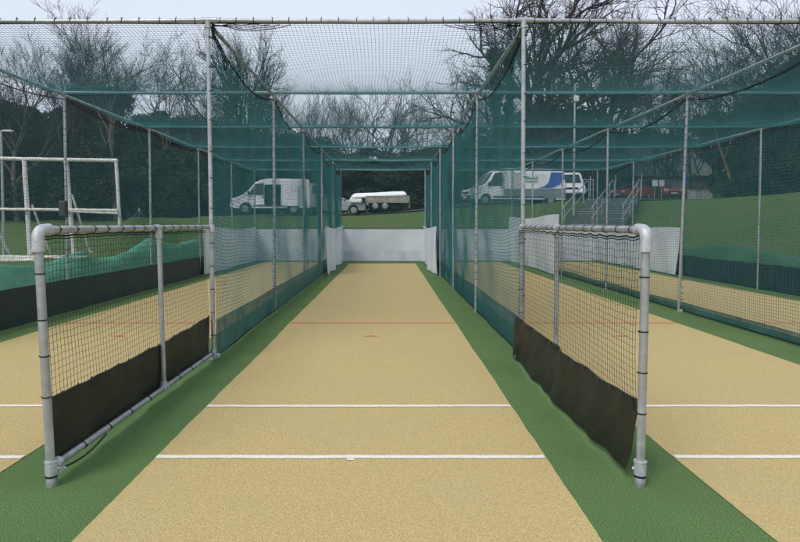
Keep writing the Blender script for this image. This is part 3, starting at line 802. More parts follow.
    if graphics:
        plate('grey_lower_panel', [(-Lh + 2.1, .45), (-Lh + 2.1, .98), (Lh - .3, 1.05), (Lh - .08, 1.08), (Lh - .05, .45)], M['greygraphic'], off=.006)
        plate('blue_swoosh', [(Lh - 1.9, 1.06), (Lh - 1.45, 1.18), (Lh - 1.15, 1.42), (Lh - .98, h - .22), (Lh - .14, h - .22), (Lh - .12, 1.62), (Lh - .45, 1.30), (Lh - .95, 1.10)], M['blue_paint'], off=.014)
        b = MB(); r = random.Random(4); x = Lh - 2.95
        for k in range(8):
            w = r.uniform(.07, .13); hh = r.uniform(.10, .22)
            b.box((x + w / 2, sy(1.62, .015), 1.58 + hh / 2), (w, .01, hh)); x += w + .045
        b.box((Lh - 2.35, sy(1.45, .015), 1.46), (.95, .01, .05))
        b.build('green_lettering', M['greenmark'], root)
    return root

def gz(x, y): return ground(x, y)
p = at(272, 214.5, 37.5); van('plain white panel van with side door slid open, left of the centre lane', (p.x, 37.5, p.z - .0), math.radians(6), 4.75, 2.15, door_open=True, rear_open=True, group='white vans on the bank')
p = at(513, 206, 37.5); van('white panel van with blue swoosh and grey lower side', (p.x, 37.5, p.z), math.radians(12), 6.1, 2.25, graphics=True, group='white vans on the bank')
p = at(571, 199, 46.0); van('white van seen from its front, parked behind the end of the swoosh van', (p.x + .3, 48.0, p.z), math.radians(82), 5.0, 2.15, group='white vans on the bank')

def car(label, loc, rz, paint, length=4.2, height=1.48):
    root = thing('parked_car', label, 'car', loc, rz, 'red cars in the car park' if paint is M['red_paint'] else None)
    Lh = length / 2; h = height; hw = .88
    prof = [(-Lh + .03, .32), (-Lh, .55), (-Lh + .08, .72), (-Lh + .5, .86), (-Lh + 1.05, .95), (Lh - .35, 1.0), (Lh - .05, .92), (Lh, .6), (Lh - .04, .30), (-Lh + .12, .30)]
    body_loft(prof, hw, .08, .7, (-Lh + .8, Lh - .78), .35, .31, paint, 'body', root)
    cab = [(-Lh + 1.0, .90), (-Lh + 1.75, h - .08), (-Lh + 2.1, h), (Lh - 1.1, h), (Lh - .7, h - .1), (Lh - .15, .95)]
    b = MB(); n = len(cab); rings = []
    for s_ in (-1, 1):
        rings.append([(q[0], s_ * (hw - .04 - .24 * (q[1] - .9)), q[1]) for q in cab])
    vs = rings[0] + rings[1]; b.add(vs, [tuple(range(n)), tuple(range(2 * n - 1, n - 1, -1))] + [(i, (i + 1) % n, (i + 1) % n + n, i + n) for i in range(n)])
    b.build('window_band', M['glass'], root)
    b = MB(); roof = [(-Lh + 1.7, h - .07), (-Lh + 2.1, h + .02), (Lh - 1.1, h + .02), (Lh - .66, h - .06)]
    b.prism(roof + [(Lh - .9, h - .12), (-Lh + 1.9, h - .12)], -(hw - .17), hw - .17); b.build('roof', paint, root)
    for k in (0, 1):
        for s_ in (-1, 1):
            b = MB(); x = (-Lh + 2.1, Lh - 1.2)[k] if k else -Lh + 1.35
            a = Vector((x, s_ * (hw - .02), .92)); c = Vector((x + (.05 if k else .55), s_ * (hw - .15), h)); b.tube([a, c], .035, 6); b.build('pillar', paint, root)
    for s_ in (-1, 1):
        b = MB(); b.box((-Lh + .12, s_ * .62, .70), (.22, .32, .13), bev=.03); b.build('headlight', M['lamp'], root)
        b = MB(); b.box((Lh - .04, s_ * .68, .80), (.10, .26, .16), bev=.03); b.build('tail_light', M['redlamp'], root)
        b = MB(); b.box((-Lh + 1.4, s_ * (hw + .06), .98), (.14, .16, .12), bev=.03); b.build('wing_mirror', paint, root)
        for wx in (-Lh + .8, Lh - .78): wheel(root, wx, s_ * (hw - .10), .31, .19, s_)
    b = MB(); b.box((-Lh - .01, 0, .50), (.06, .95, .18), bev=.02); b.build('grille', M['dark'], root)
    b = MB(); b.box((-Lh - .03, 0, .42), (.03, .50, .11)); b.build('number_plate', M['signwhite'], root)
    return root
p = at(632, 199.5, 56.0); car('low red car between the stair handrails and the white signs', (p.x, 56, p.z), math.radians(28), M['red_paint'], 3.9, 1.4)
p = at(673, 199, 53.0); car('red car facing the camera right of the white signs, with a dark grille', (p.x, 53, p.z), math.radians(68), M['red_paint'], 4.1, 1.62)
p = at(343, 211.5, 38.6); car('low silver car half hidden by the white tarpaulined trailer', (p.x - .6, 39.4, p.z - .22), math.radians(176), M['silver'], 4.3, 1.22)

# flatbed truck trailer carrying a long white load
def trailer():
    Y = 38.6; p = at(388, 210.5, Y)
    root = thing('flatbed_trailer', 'weathered grey flatbed trailer with drop sides, on the bank beyond the centre lane', 'trailer', (p.x, Y, p.z), math.radians(-2))
    Lx = 2.7; W = 1.7
    b = MB(); b.box((0, 0, .50), (Lx, W, .08)); b.build('bed', M['galvtray'], root)
    for s_ in (-1, 1):
        b = MB(); b.box((.0, s_ * W / 2, .72), (Lx, .04, .34), bev=.008)
        for k in range(5): b.box((-Lx / 2 + .06 + k * (Lx - .12) / 4, s_ * (W / 2 + .03), .70), (.06, .03, .40))
        b.box((0, s_ * (W / 2 + .03), .86), (Lx, .03, .05)); b.build('drop_side', M['galvtray'], root)
    b = MB(); b.box((-Lx / 2, 0, .72), (.04, W, .34)); b.build('headboard', M['galvtray'], root)
    b = MB(); b.box((Lx / 2, 0, .72), (.04, W, .34)); b.build('tailboard', M['galvtray'], root)
    b = MB(); b.box((Lx / 2 + .02, -W / 2 + .1, .4), (.05, .05, .5)); b.build('prop', M['galvtray'], root)
    b = MB(); b.box((-.2, 0, .38), (1.9, .9, .14)); b.build('chassis', M['dark'], root)
    for wx in (-.75, -.15):
        for s_ in (-1, 1): wheel(root, wx, s_ * (W / 2 - .12), .27, .2, s_)
    b = MB(); b.tube([(-Lx / 2, 0, .40), (-Lx / 2 - .7, 0, .36)], .05, 8); b.build('tow_bar', M['dark'], root)
    # load
    o = Vector((p.x, Y, p.z))
    a = at(351, 205, Y).x - p.x; c_ = at(407, 205, Y).x - p.x
    Lw = c_ - a
    def S(s, t):
        g = -PI * .1 + t * PI * 1.2
        x = a + s * Lw; k = min(1, s * 14, (1 - s) * 14) ** .4
        z0 = .80 + .17 * s; r = .27 + .006 * math.sin(s * 11)
        zz = z0 + r * max(-.2, math.sin(g)) * k * (1 + .012 * math.sin(s * 30 + g * 3)); yy = -.62 * math.cos(g) * (0.75 + .25 * k)
        return (x, yy, zz)
    b = MB(); b.grid(S, 44, 18)
    b.add([S(0, t / 18) for t in range(19)], [tuple(range(19))]); b.add([S(1, t / 18) for t in range(19)], [tuple(range(19))])
    b.box((a + .35, -.1, .62), (.8, 1.0, .34), bev=.08)
    o2 = b.build('wrapped_load', M['white_paint']); o2.location = o; o2.rotation_euler = (0, 0, math.radians(-2))
    tag(o2, 'long white sheeted load lying on the flatbed trailer', 'load')
trailer()

# ------------------------------------------------------------------ steps with handrails
def steps():
    bx, by, bz = 9.0, 31.0, .85
    n = 12; dirv = Vector((2.9, 5.0, 0)).normalized(); run = .44; rise = .145
    ang = math.atan2(dirv.y, dirv.x)
    z0 = STZ
    root = thing('steps', 'wide concrete steps up the bank to the car park with three pipe handrails', 'steps', (at(593, 224, 31.0).x, 31.0, z0), ang)
    b = MB(); W = 2.9
    for k in range(n):
        b.box((k * run + run / 2, 0, (k + 1) * rise / 1 - .6), (run + .03, W, 1.2), 0)
        b.box((k * run + .01, 0, (k + 1) * rise - .006), (.05, W - .02, .02), 1)
    b.build('flight', [M['concrete'], M['whitewall']], root)
    for y in (W / 2, 0.0, -W / 2):
        b = MB()
        for hh in (1.1, .55):
            b.tube([(-.4, y, rise + hh - .2), (0, y, rise + hh), (n * run, y, n * rise + hh), (n * run + .5, y, n * rise + hh)], .028, 8)
        for k in (0, 5, 10, 14):
            b.tube([(k * run, y, k * rise - .1), (k * run, y, k * rise + rise * .6 + 1.1)], .026, 8)
        b.tube([(n * run + .5, y, n * rise + 1.1), (n * run + .5, y, n * rise + .0)], .026, 8)
        b.build('handrail', M['galv'], root)
steps()
# small fence hoop at the top left of the stair
b = MB(); a = at(583, 199, 37.5)
for dx in (0, .62): b.tube([(a.x + dx, a.y, a.z - .3), (a.x + dx, a.y, a.z + 1.2)], .025, 8)
b.tube([(a.x, a.y, a.z + 1.2), (a.x + .62, a.y, a.z + 1.2)], .025, 8); b.tube([(a.x, a.y, a.z + .6), (a.x + .62, a.y, a.z + .6)], .02, 8)
tag(b.build('pipe_barrier', M['galv']), 'short grey pipe barrier at the head of the steps', 'barrier')

# signs
def sign(px, py, w, h, Y, label, m, name='sign_board', foot=199):
    p = at(px, py, Y); g = at(px, foot, Y).z
    root = thing(name, label, 'sign', (p.x, Y, g))
    b = MB(); b.box((0, 0, p.z - g), (w, .03, h), bev=.01); b.build('board', m, root)
    b = MB(); b.tube([(0, .04, -.3), (0, .04, p.z - g + h / 2)], .03, 8); b.build('post', M['galv'], root)
sign(655, 183, .42, .52, 50, 'left one of the two small white signs standing beside the red cars', M['signwhite'])
sign(661.8, 183, .42, .52, 50, 'right one of the two small white signs standing beside the red cars', M['signwhite'])
sign(685.5, 180.5, .50, .62, 49, 'small blue sign before the brick building', M['signblue'])

# lamp posts
def lamp(px, topy, Y, footy, label, cam=False, arm=None):
    p = at(px, topy, Y); g = at(px, footy, Y).z
    root = thing('lamp_post', label, 'lamp post', (p.x, Y, g)); hgt = p.z - g
    b = MB(); b.tube([(0, 0, -.2), (0, 0, hgt * .5), (0, 0, hgt)], [.07, .06, .045], 10); b.build('pole', M['galv'], root)
    if cam:
        b = MB(); z = at(px, 99, Y).z - g; b.box((.05, -.12, z), (.26, .18, .32), bev=.03); b.build('camera_housing', M['whitewall'], root)
    if arm:
        b = MB(); b.tube([(0, 0, hgt), (arm, 0, hgt)], .04, 8); b.box((arm, -.02, hgt + .0), (.5, .2, .1), bev=.03); b.build('lamp_head', M['whitewall'], root)
lamp(575, 84, 34, 212, 'slim grey mast with small pale box near its top, beyond the right of the lane', cam=True)
lamp(1, 131, 30, 252, 'grey lamp post at the left edge of the grass field', arm=.35)

# ------------------------------------------------------------------ building at the back right
def building():
    Y = 64
    p = at(690, 196, Y); a = at(655, 177, Y); b_ = at(712, 176, Y)
    g = p.z
    root = thing('brick_building', 'low dark brick building with a mossy pitched roof behind the red cars', 'building', (p.x, Y, g))
    x0 = a.x - p.x - 2.0; x1 = b_.x - p.x + .1; zw = b_.z - g
    b = MB(); b.box(((x0 + x1) / 2, 3, zw / 2 - .3), (x1 - x0, 6, zw + .6)); b.build('wall', M['brick'], root)
    zr = at(690, 147, Y + 3).z - g
    b = MB(); e = .5
    A = (x0 - e, -e, zw); B = (x1 + e, -e, zw); C = (x1 - 1.2, 3, zr); D = (x0 + .2, 3, zr); E_ = (x0 - e, 6 + e, zw); G = (x1 + e, 6 + e, zw)
    b.add([A, B, C, D, E_, G], [(0, 1, 2, 3), (5, 4, 3, 2), (1, 5, 2), (4, 0, 3), (0, 4, 5, 1)]); b.build('roof', M['roof'], root)
    for k in range(2):
        b = MB(); b.box((x0 + 1.3 + k * 2.2, -.01, 1.25), (.9, .05, .8)); w = b.build('window', M['whitewall'], root)
        b = MB(); b.box((x0 + 1.3 + k * 2.2, -.04, 1.25), (.76, .02, .66)); b.build('pane', M['glass'], w)
building()
p = at(700, 194, 50); b = MB(); b.box((p.x, 50, p.z - .1), (2.0, .25, .75), bev=.02); b.box((p.x, 50, p.z + .29), (2.1, .32, .05))
tag(b.build('low_wall', M['whitewall']), 'short white rendered wall right of the red cars', 'wall')

# ------------------------------------------------------------------ trees
def quads_from_tubes(T, n=3):
    VV = []; QQ = []; off = 0
    for pts, rs in T:
        P = np.array(pts); k = len(P)
        t = np.gradient(P, axis=0); t /= np.linalg.norm(t, axis=1)[:, None] + 1e-9
        ref = np.array([.31, .77, .55]); a = np.cross(t, ref); a /= np.linalg.norm(a, axis=1)[:, None] + 1e-9; b = np.cross(t, a)
        g = np.arange(n) * 2 * PI / n
        V = P[:, None, :] + (a[:, None, :] * np.cos(g)[None, :, None] + b[:, None, :] * np.sin(g)[None, :, None]) * np.array(rs)[:, None, None]
        VV.append(V.reshape(-1, 3))
        i = np.arange(k - 1)[:, None] * n; j = np.arange(n)[None, :]; j2 = (j + 1) % n
        QQ.append(np.stack([i + j, i + j2, i + n + j2, i + n + j], -1).reshape(-1, 4) + off); off += k * n
    return np.concatenate(VV), np.concatenate(QQ)

def grow(seed, height, trunk_r, spread=.9, levels=5, first=.25, trunk_frac=.55, dens=1.0, up=.25, nmain=7, wig=.10):
    """a leafless tree: (trunk tubes, branch tubes) with z up"""
    r = random.Random(seed); trunk = []; br = []
    def rv(): return Vector((r.gauss(0, 1), r.gauss(0, 1), r.gauss(0, 1)))
    def limb(p, d, L, rad, lev):
        n = (8, 8, 7, 5, 4, 3)[lev]
        pts = [p.copy()]; rs = [rad]; q = p.copy(); dd = d.copy(); bend = rv() * .07
        for i in range(n):
            if r.random() < .3: bend = rv() * .09
            dd = (dd + bend + rv() * wig * (.6 + .15 * lev) + Vector((0, 0, up * .22))).normalized()
            q = q + dd * (L / n); pts.append(q.copy()); rs.append(max(.008, rad * (1 - .62 * (i + 1) / n)))
        br.append((pts, rs))
        if lev >= levels: return
        nc = max(2, int(round((3, 5, 5, 4, 4, 3)[lev] * dens * r.uniform(.8, 1.2))))
        for k in range(nc):
            t = .28 + .72 * (k + r.uniform(.1, .9)) / nc if k < nc - 1 else 1.0
            f = t * n; i = min(n - 1, int(f)); pp = pts[i].lerp(pts[i + 1], f - i)
            base = (pts[i + 1] - pts[i]).normalized()
            side = rv() + Vector((0, 0, .25)); side = (side - base * side.dot(base)).normalized()
            ang = (r.uniform(.35, .80) if t < 1 else r.uniform(.1, .35)) * spread
            nd = (base * math.cos(ang) + side * math.sin(ang)).normalized()
            if nd.z < -.15: nd.z *= .2; nd.normalize()
            rr = rs[i] * (r.uniform(.55, .80) if t < 1 else .95)
            limb(pp, nd, L * r.uniform(.48, .70) * (1.1 - .25 * t), max(.008, rr), lev + 1)
    n = 9; pts = [Vector((0, 0, -.3))]; rs = [trunk_r * 1.35]; q = pts[0].copy(); d = Vector((0, 0, 1))
    for i in range(n):
        d = (d + Vector((r.gauss(0, .06), r.gauss(0, .06), .15))).normalized()
        q = q + d * (height * trunk_frac / n); pts.append(q.copy()); rs.append(trunk_r * (1 - .45 * (i + 1) / n))
    trunk.append((pts, rs))
    for k in range(nmain):
        t = first + (1 - first) * (k / (nmain - 1)) ** .8
        f = t * n; i = min(n - 1, int(f)); pp = pts[i].lerp(pts[i + 1], f - i)
        a = k * 2.4 + r.uniform(-.5, .5); tilt = (1.05 - .72 * t) * spread + r.uniform(-.12, .12)
        nd = Vector((math.cos(a) * math.sin(tilt), math.sin(a) * math.sin(tilt), math.cos(tilt)))
        limb(pp, nd, height * (.48 - .06 * t) * r.uniform(.85, 1.1), rs[i] * r.uniform(.55, .78), 1)
    return trunk, br
_protos = {}
def bare_proto(key, bark='bark', **kw):
    if key not in _protos:
        t, b = grow(**kw)
        V, Q = quads_from_tubes(t, 8); mt = np_mesh('trunk', V, Q, M[bark], True)
        thick = [x for x in b if x[1][0] > .05]; thin = [x for x in b if x[1][0] <= .05]
        V1, Q1 = quads_from_tubes(thick, 5); V2, Q2 = quads_from_tubes(thin, 3)
        mc = np_mesh('crown', np.concatenate([V1, V2]), np.concatenate([Q1, Q2 + len(V1)]), [M[bark], M['twig']], False)
        mi = np.zeros(len(Q1) + len(Q2), dtype=np.int32); mi[len(Q1):] = 1; mc.polygons.foreach_set('material_index', mi)
        _protos[key] = (mt, mc, float(np.percentile(np.concatenate([V1, V2])[:, 2], 99.7)))
    return _protos[key]
def base_z(x, y): return ground(x, y) - .1
def bare_tree(key, px, Y, label, top=None, scale=None, rz=0.0, group='leafless trees beyond the nets', lean=0.0, wide=1.0, **kw):
    mt, mc, h = bare_proto(key, **kw) if kw else _protos[key]
    x = (px - CX) / F * Y; z = base_z(x, Y)
    if top is not None: scale = (at(px, top, Y).z - z) / (h * 1.0)
    o = thing('bare_tree', label, 'tree', (x, Y, z), rz, group)
    o.scale = (scale * wide, scale * wide, scale); o.rotation_euler = (0, lean, rz)
    link('trunk', mt, o); link('crown', mc, o)
    return o
K = dict
KINDS = {
 'A': K(seed=11, height=15, trunk_r=.26, spread=.95, nmain=6, trunk_frac=.45, dens=1.22, bark='barkpale', first=.55, up=.10),
 'B': K(seed=23, height=15, trunk_r=.22, spread=.75, nmain=5, trunk_frac=.50, dens=1.22, bark='barkpale', first=.6, up=.22),
 'C': K(seed=5, height=15, trunk_r=.52, spread=1.2, nmain=10, trunk_frac=.45, dens=1.1, first=.38, up=.04, levels=5),
 'D': K(seed=41, height=9, trunk_r=.12, spread=.75, nmain=9, trunk_frac=.55, dens=1.0, first=.15, up=.5, levels=4),
 'E': K(seed=57, height=12, trunk_r=.22, spread=1.0, nmain=7, trunk_frac=.5, dens=1.0, first=.3, wig=.16, levels=4, up=.1),
 'G': K(seed=77, height=11, trunk_r=.10, spread=.85, nmain=12, trunk_frac=.7, dens=1.1, first=.1, up=.15, levels=4),
 'H': K(seed=91, height=15, trunk_r=.19, spread=.85, nmain=6, trunk_frac=.55, dens=1.0, bark='barkpale', first=.5, wig=.16, up=.16, levels=4),
}
def BT(key, *a, **k):
    if key not in _protos: bare_proto(key, **KINDS[key])
    return bare_tree(key, *a, **k)
# left: pale trunked trees standing in front of the dark evergreens
BT('A', 18, 52, 'pale forked leafless tree at the far left, above the white frame', top=24, rz=.4)
BT('B', 62, 54, 'leafless tree with slim crown, second of the pale trunks from the left', top=34, rz=1.2, wide=.8)
BT('B', 118, 53, 'tall pale leafless tree with a V shaped fork, third trunk from the left', top=12, rz=3.3, wide=1.1)
BT('H', 163, 56, 'thin leafless tree just left of the left front post', top=28, rz=2.0)
BT('H', -25, 56, 'leafless tree at the left margin of the woods', top=20, rz=5.0)
BT('A', 196, 60, 'leafless tree right beside the left front post', top=45, rz=2.6, wide=.8)
# centre
BT('C', 242, 56, 'round crowned leafless tree behind the left side net of the centre lane', top=26, rz=.8, wide=.62)
for k, (px, top, Y, key) in enumerate([(270, 78, 70, 'D'), (292, 88, 72, 'G'), (312, 92, 74, 'D'), (332, 90, 70, 'G'), (352, 88, 76, 'D'), (372, 82, 70, 'E'), (392, 74, 66, 'E'), (404, 96, 74, 'D'), (425, 86, 64, 'H'), (446, 100, 72, 'G'), (462, 50, 62, 'E'), (476, 88, 74, 'D')]):
    where = ['left end', 'second from the left', 'third from the left', 'fourth from the left', 'left of the middle', 'just left of the opening centre', 'tallest near the opening centre', 'short one right of the centre', 'slim one right of the centre', 'low one near the right post', 'tall twisted one left of the ivy tree', 'right end, below the ivy tree'][k]
    BT(key, px, Y, 'leafless tree behind the centre lane, ' + where, top=top, rz=k * 1.7, wide=.9)
# big oak and neighbours right
BT('C', 538, 50, 'huge spreading leafless oak behind the right front post', top=-32, rz=2.3, wide=1.0)
BT('E', 590, 56, 'leafless tree just right of the great oak with crown reaching the top rail', top=8, rz=.3, wide=1.15)
BT('C', 620, 62, 'leafless broad tree filling the gap right of the great oak', top=10, rz=4.3, wide=.8)
BT('G', 655, 58, 'twiggy leafless tree above the parked red cars', top=70, rz=1.0)
for k, (px, top, Y, key) in enumerate([(690, 55, 50, 'G'), (716, 20, 47, 'G'), (742, 6, 46, 'G'), (770, -12, 44, 'E'), (798, -5, 43, 'G'), (825, -20, 44, 'E'), (668, 62, 62, 'D'), (735, 45, 52, 'D')]):
    where = ['over the brick building', 'right of the building', 'reaching the top rail', 'with crown above the top rail', 'at the right edge', 'beyond the right edge', 'low behind the signs', 'short, in the thicket'][k]
    BT(key, px, Y, 'twiggy leafless tree on the right bank, ' + where, top=top, rz=k * 2.1 + .5, wide=1.2)

# evergreen masses
def leaf_mesh(name, seed, n, shape, size, m='leaf'):
    r = np.random.RandomState(seed)
    C = shape(r, n)
    a = r.normal(size=(n, 3)); a /= np.linalg.norm(a, axis=1)[:, None]
    b = np.cross(a, r.normal(size=(n, 3))); b /= np.linalg.norm(b, axis=1)[:, None]
    s = size * r.uniform(.5, 1.3, (n, 1)); c1 = a * s; c2 = b * s * .6
    V = np.stack([C - c1, C + c2 * .9, C + c1, C - c2], axis=1)
    return np_mesh(name, V, np.arange(n * 4).reshape(-1, 4), M[m])
def lobes(seed, hgt, wid, nl, conic=0.0):
    rr = np.random.RandomState(seed)
    L = []
    for i in range(nl):
        z = rr.uniform(.06, 1) ; w = wid * (1 - conic * z) * math.sqrt(max(.05, 1 - (max(0, z - .45) / .6) ** 2)) * .5
        a = rr.uniform(0, 6.28); q = rr.uniform(.2, .95)
        L.append((math.cos(a) * w * q, math.sin(a) * w * q, z * hgt * .9, rr.uniform(.13, .26) * wid * (1 - .4 * z)))
    L = np.array(L)
    def shape(r, n):
        k = r.randint(0, nl, n); d = r.normal(size=(n, 3)); d /= np.linalg.norm(d, axis=1)[:, None]
        rad = L[k, 3] * (.55 + .5 * r.uniform(0, 1, n) ** .5)
        P = L[k, :3] + d * rad[:, None] * np.array([1, 1, .75]); P[:, 2] = np.maximum(P[:, 2], .05)
        return P
    return shape
EV = []
for k, (h_, w_, nl, con) in enumerate(((10, 8.5, 44, .25), (10, 7.5, 38, .45), (10, 10, 52, .1), (10, 5.5, 34, .5))):
    t = MB(); r = random.Random(k); t.tube([(0, 0, -.3), (.1, 0, 2.5), (-.1, .1, 5.5), (0, 0, 8)], [.28, .22, .14, .05], 8)
    for j in range(7):
        a = r.uniform(0, 6.28); z = 1.2 + j * .85; t.tube([(0, 0, z), (math.cos(a) * 1.3, math.sin(a) * 1.3, z + .7), (math.cos(a) * 2.4, math.sin(a) * 2.4, z + 1.0)], [.09, .06, .025], 5)
    tm = t.build('trunk', M['bark']); tme = tm.data; bpy.data.objects.remove(tm)
    cm_ = leaf_mesh('crown', 400 + k, 30000, lobes(500 + k, h_, w_, nl, con), .135); hz_ = np.empty(len(cm_.vertices) * 3, dtype=np.float32); cm_.vertices.foreach_get('co', hz_)
    EV.append((tme, cm_, float(np.percentile(hz_[2::3], 99))))
def ever(kind, px, Y, top, label, wide=1.0, rz=0.0, name='evergreen_tree'):
    tm, cm, h = EV[kind]; x = (px - CX) / F * Y; z = base_z(x, Y)
    s = (at(px, top, Y).z - z) / h
    o = thing(name, label, 'tree', (x, Y, z), rz, 'dark evergreens behind the ground'); o.scale = (wide, wide, s)
    link('trunk', tm, o); link('crown', cm, o)
    return o
specs = []
# left wood
for px, top in ((-60, 98), (-28, 106), (2, 104), (30, 110), (56, 116), (78, 96), (100, 92), (120, 94), (140, 118), (160, 116), (182, 122), (204, 124), (226, 126)):
    specs.append((px, 60 + (px * 7 % 9), top, 1.15))
for px, top in ((-45, 150), (-12, 148), (16, 140), (44, 146), (70, 138), (96, 142), (122, 146), (148, 150), (174, 152), (200, 150), (222, 156)):
    specs.append((px, 56 + (px * 5 % 5), top, 1.1))
nleft = len(specs)
for k, (px, Y, top, w) in enumerate(specs):
    row = 'back' if k < 13 else 'front'
    i = k if k < 13 else k - 13
    ever(k % 4 if k % 4 != 3 or row == 'back' else 2, px, Y, top, f'dark evergreen in the left wood, {row} row, number {i + 1} counted from the left edge', w, k * 1.3)
# behind the vans and truck
mid = [(246, 66, 132), (268, 64, 138), (290, 68, 136), (312, 64, 142), (334, 60, 152), (354, 58, 156), (374, 60, 152), (394, 58, 158), (414, 60, 154), (434, 62, 150), (456, 60, 146), (478, 62, 142), (502, 64, 140), (524, 66, 112), (546, 68, 106), (568, 66, 112), (592, 70, 126), (614, 72, 132), (636, 74, 136), (656, 76, 134)]
for k, (px, Y, top) in enumerate(mid):
    ever((k * 3 + 1) % 4 if (k * 3 + 1) % 4 != 3 else 0, px, Y, top, f'dark evergreen in the hedge behind the vans, number {k + 1} counted from the left', 1.05, k * 2.2)
for k, (px, Y, top, w) in enumerate([(700, 74, 118, 1.0), (790, 62, 92, .95), (772, 56, 96, .9), (757, 50, 92, .9), (775, 48, 80, .9), (796, 46, 62, .9), (818, 45, 55, .9), (842, 44, 60, .9), (845, 42, 140, .62), (752, 44, 150, .62), (776, 42, 146, .62), (798, 41, 142, .62), (822, 40, 140, .62)]):
    ever((k + 2) % 4 if (k + 2) % 4 != 3 else 1, px, Y, top, f'dark evergreen on the right bank, {"tall back" if k < 8 else "low front"} row, number {(k if k < 8 else k - 8) + 1} from the left', w, k * 1.9)

# ivy-covered twin stem
def ivy_tree():
    Y = 48; p = at(502, 205, Y); g = ground(p.x, Y) - .1
    root = thing('ivy_tree', 'dead tree with two lopped stems smothered in dark ivy, left of the right front post', 'tree', (p.x, Y, g))
    L = lambda px, py: at(px, py, Y) - Vector((p.x, Y, g))
    stems = [[L(500, 205), L(500, 150), L(496, 105), L(495, 75), L(493, 52)], [L(506, 190), L(508, 130), L(510, 95), L(507, 68), L(511, 50)]]
    b = MB()
    for s in stems: b.tube(s, [.45, .35, .28, .22, .12], 8)
    b.tube([stems[1][3], L(515, 56), L(517, 50)], [.15, .12, .08], 6); b.tube([stems[0][3], L(488, 56), L(487, 50)], [.12, .10, .06], 6)
    b.build('trunk', M['bark'], root)
    def shape(r, n):
        out = []
        for i in range(n):
            s = stems[r.randint(0, 2)]; t = r.uniform(0, 1) ** .8 * (len(s) - 1); k = min(int(t), len(s) - 2); q = s[k].lerp(s[k + 1], t - k)
            w = (1.0 - .6 * t / 4) * (.55 + .35 * math.sin(t * 9 + k)) + (.25 if t > 3.6 else 0)
            d = r.normal(size=3); d /= np.linalg.norm(d); out.append(np.array(q) + d * w * r.uniform(.5, 1.1) * np.array([1, 1, 1.3]))
        return np.array(out)
    link('crown', leaf_mesh('crown', 9, 9000, shape, .14, 'ivy'), root)
ivy_tree()
# leaning reddish trunk
b = MB(); Y = 44
b.tube([at(733, 190, Y), at(729, 175, Y), at(724, 160, Y), at(718, 143, Y), at(714, 120, Y)], [.11, .10, .09, .07, .04], 8)
b.tube([at(724, 160, Y), at(728, 148, Y), at(735, 132, Y)], [.05, .04, .02], 6)
tag(b.build('leaning_trunk', M['redbark']), 'thin leaning bare reddish trunk before the dark evergreens on the right', 'tree')

# ------------------------------------------------------------------ thin haze, added to lift the dark tones of the distance
b = MB(); b.box((0, 135, 33), (460, 410, 72))
hz = b.build('haze', None); hz.data.materials.clear()
hm = bpy.data.materials.new('haze volume'); hm.use_nodes = True; hn = hm.node_tree; hn.nodes.clear()
ho = hn.nodes.new('ShaderNodeOutputMaterial'); hv = hn.nodes.new('ShaderNodeVolumePrincipled')
hv.inputs['Color'].default_value = (.86, .92, 1, 1); hv.inputs['Density'].default_value = .0006; hv.inputs['Anisotropy'].default_value = .2
hn.links.new(hv.outputs[0], ho.inputs['Volume']); hz.data.materials.append(hm); struct(hz, 'stuff')
# ------------------------------------------------------------------ camera, light, world
cam = bpy.data.cameras.new('Camera'); co = bpy.data.objects.new('Camera', cam); COL.objects.link(co); sc.camera = co
co.location = (0, 0, EYE); co.rotation_euler = (math.radians(90) - PITCH, 0, 0)
cam.sensor_width = 36; cam.sensor_fit = 'HORIZONTAL'; cam.lens = F / 800 * 36
cam.shift_x = (400 - CX) / 800; cam.shift_y = (CY - 271) / 800
cam.clip_start = .05; cam.clip_end = 2000

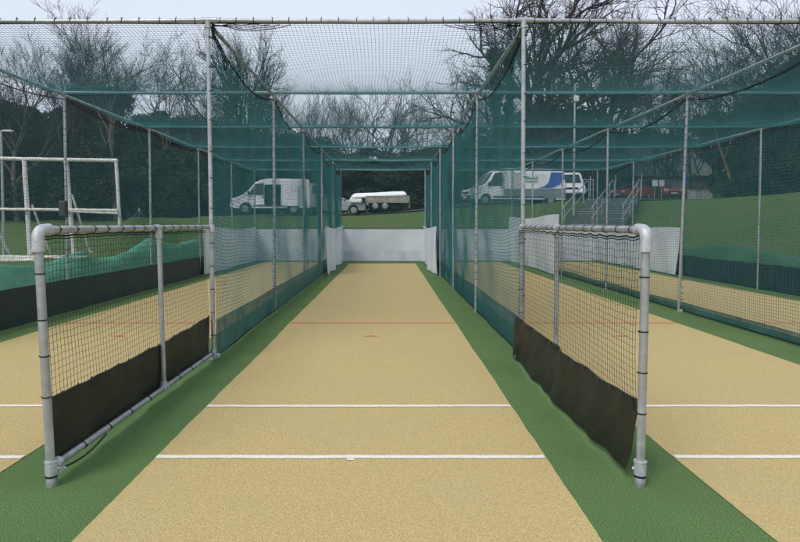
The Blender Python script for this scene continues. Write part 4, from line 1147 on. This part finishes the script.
EL, AZ = math.radians(48), math.radians(215)      # azimuth clockwise from +Y: sun behind the camera, to its left
sd = Vector((math.sin(AZ) * math.cos(EL), math.cos(AZ) * math.cos(EL), math.sin(EL)))
sl = bpy.data.lights.new('Sun', 'SUN'); sl.energy = 2.0; sl.angle = math.radians(22); sl.color = (1, .96, .90)
so = bpy.data.objects.new('Sun', sl); COL.objects.link(so); so.rotation_euler = sd.to_track_quat('Z', 'Y').to_euler()
w = bpy.data.worlds.new('World'); sc.world = w; w.use_nodes = True; nt = w.node_tree; nt.nodes.clear()
N = nt.nodes.new; L = nt.links.new
out = N('ShaderNodeOutputWorld'); bg = N('ShaderNodeBackground'); bg.inputs[1].default_value = .111
sky = N('ShaderNodeTexSky'); sky.sky_type = 'NISHITA'; sky.sun_disc = False; sky.sun_elevation = EL; sky.sun_rotation = AZ
sky.air_density = 1.2; sky.dust_density = 3.0; sky.ozone_density = 1.5
tc = N('ShaderNodeTexCoord'); mp = N('ShaderNodeMapping'); mp.inputs['Scale'].default_value = (1, 1, 3.0)
ns = N('ShaderNodeTexNoise'); ns.inputs['Scale'].default_value = 1.6; ns.inputs['Detail'].default_value = 5
L(tc.outputs['Generated'], mp.inputs[0]); L(mp.outputs[0], ns.inputs['Vector'])
cr = N('ShaderNodeMix'); cr.data_type = 'RGBA'; cr.inputs[6].default_value = (6.7, 7.3, 8.8, 1); cr.inputs[7].default_value = (8.0, 8.5, 9.5, 1)
L(ns.outputs['Fac'], cr.inputs[0])
mx = N('ShaderNodeMix'); mx.data_type = 'RGBA'; mx.inputs[0].default_value = .88
L(sky.outputs[0], mx.inputs[6]); L(cr.outputs[2], mx.inputs[7]); L(mx.outputs[2], bg.inputs[0]); L(bg.outputs[0], out.inputs[0])
vs = sc.view_settings
sc.display_settings.display_device = 'sRGB'
vs.view_transform = 'Standard'; vs.look = 'None'; vs.exposure = 0.08; vs.gamma = 1; vs.use_curve_mapping = False
sc.render.engine = 'CYCLES'; sc.cycles.max_bounces = 5; sc.cycles.transparent_max_bounces = 16
sc.cycles.use_denoising = True
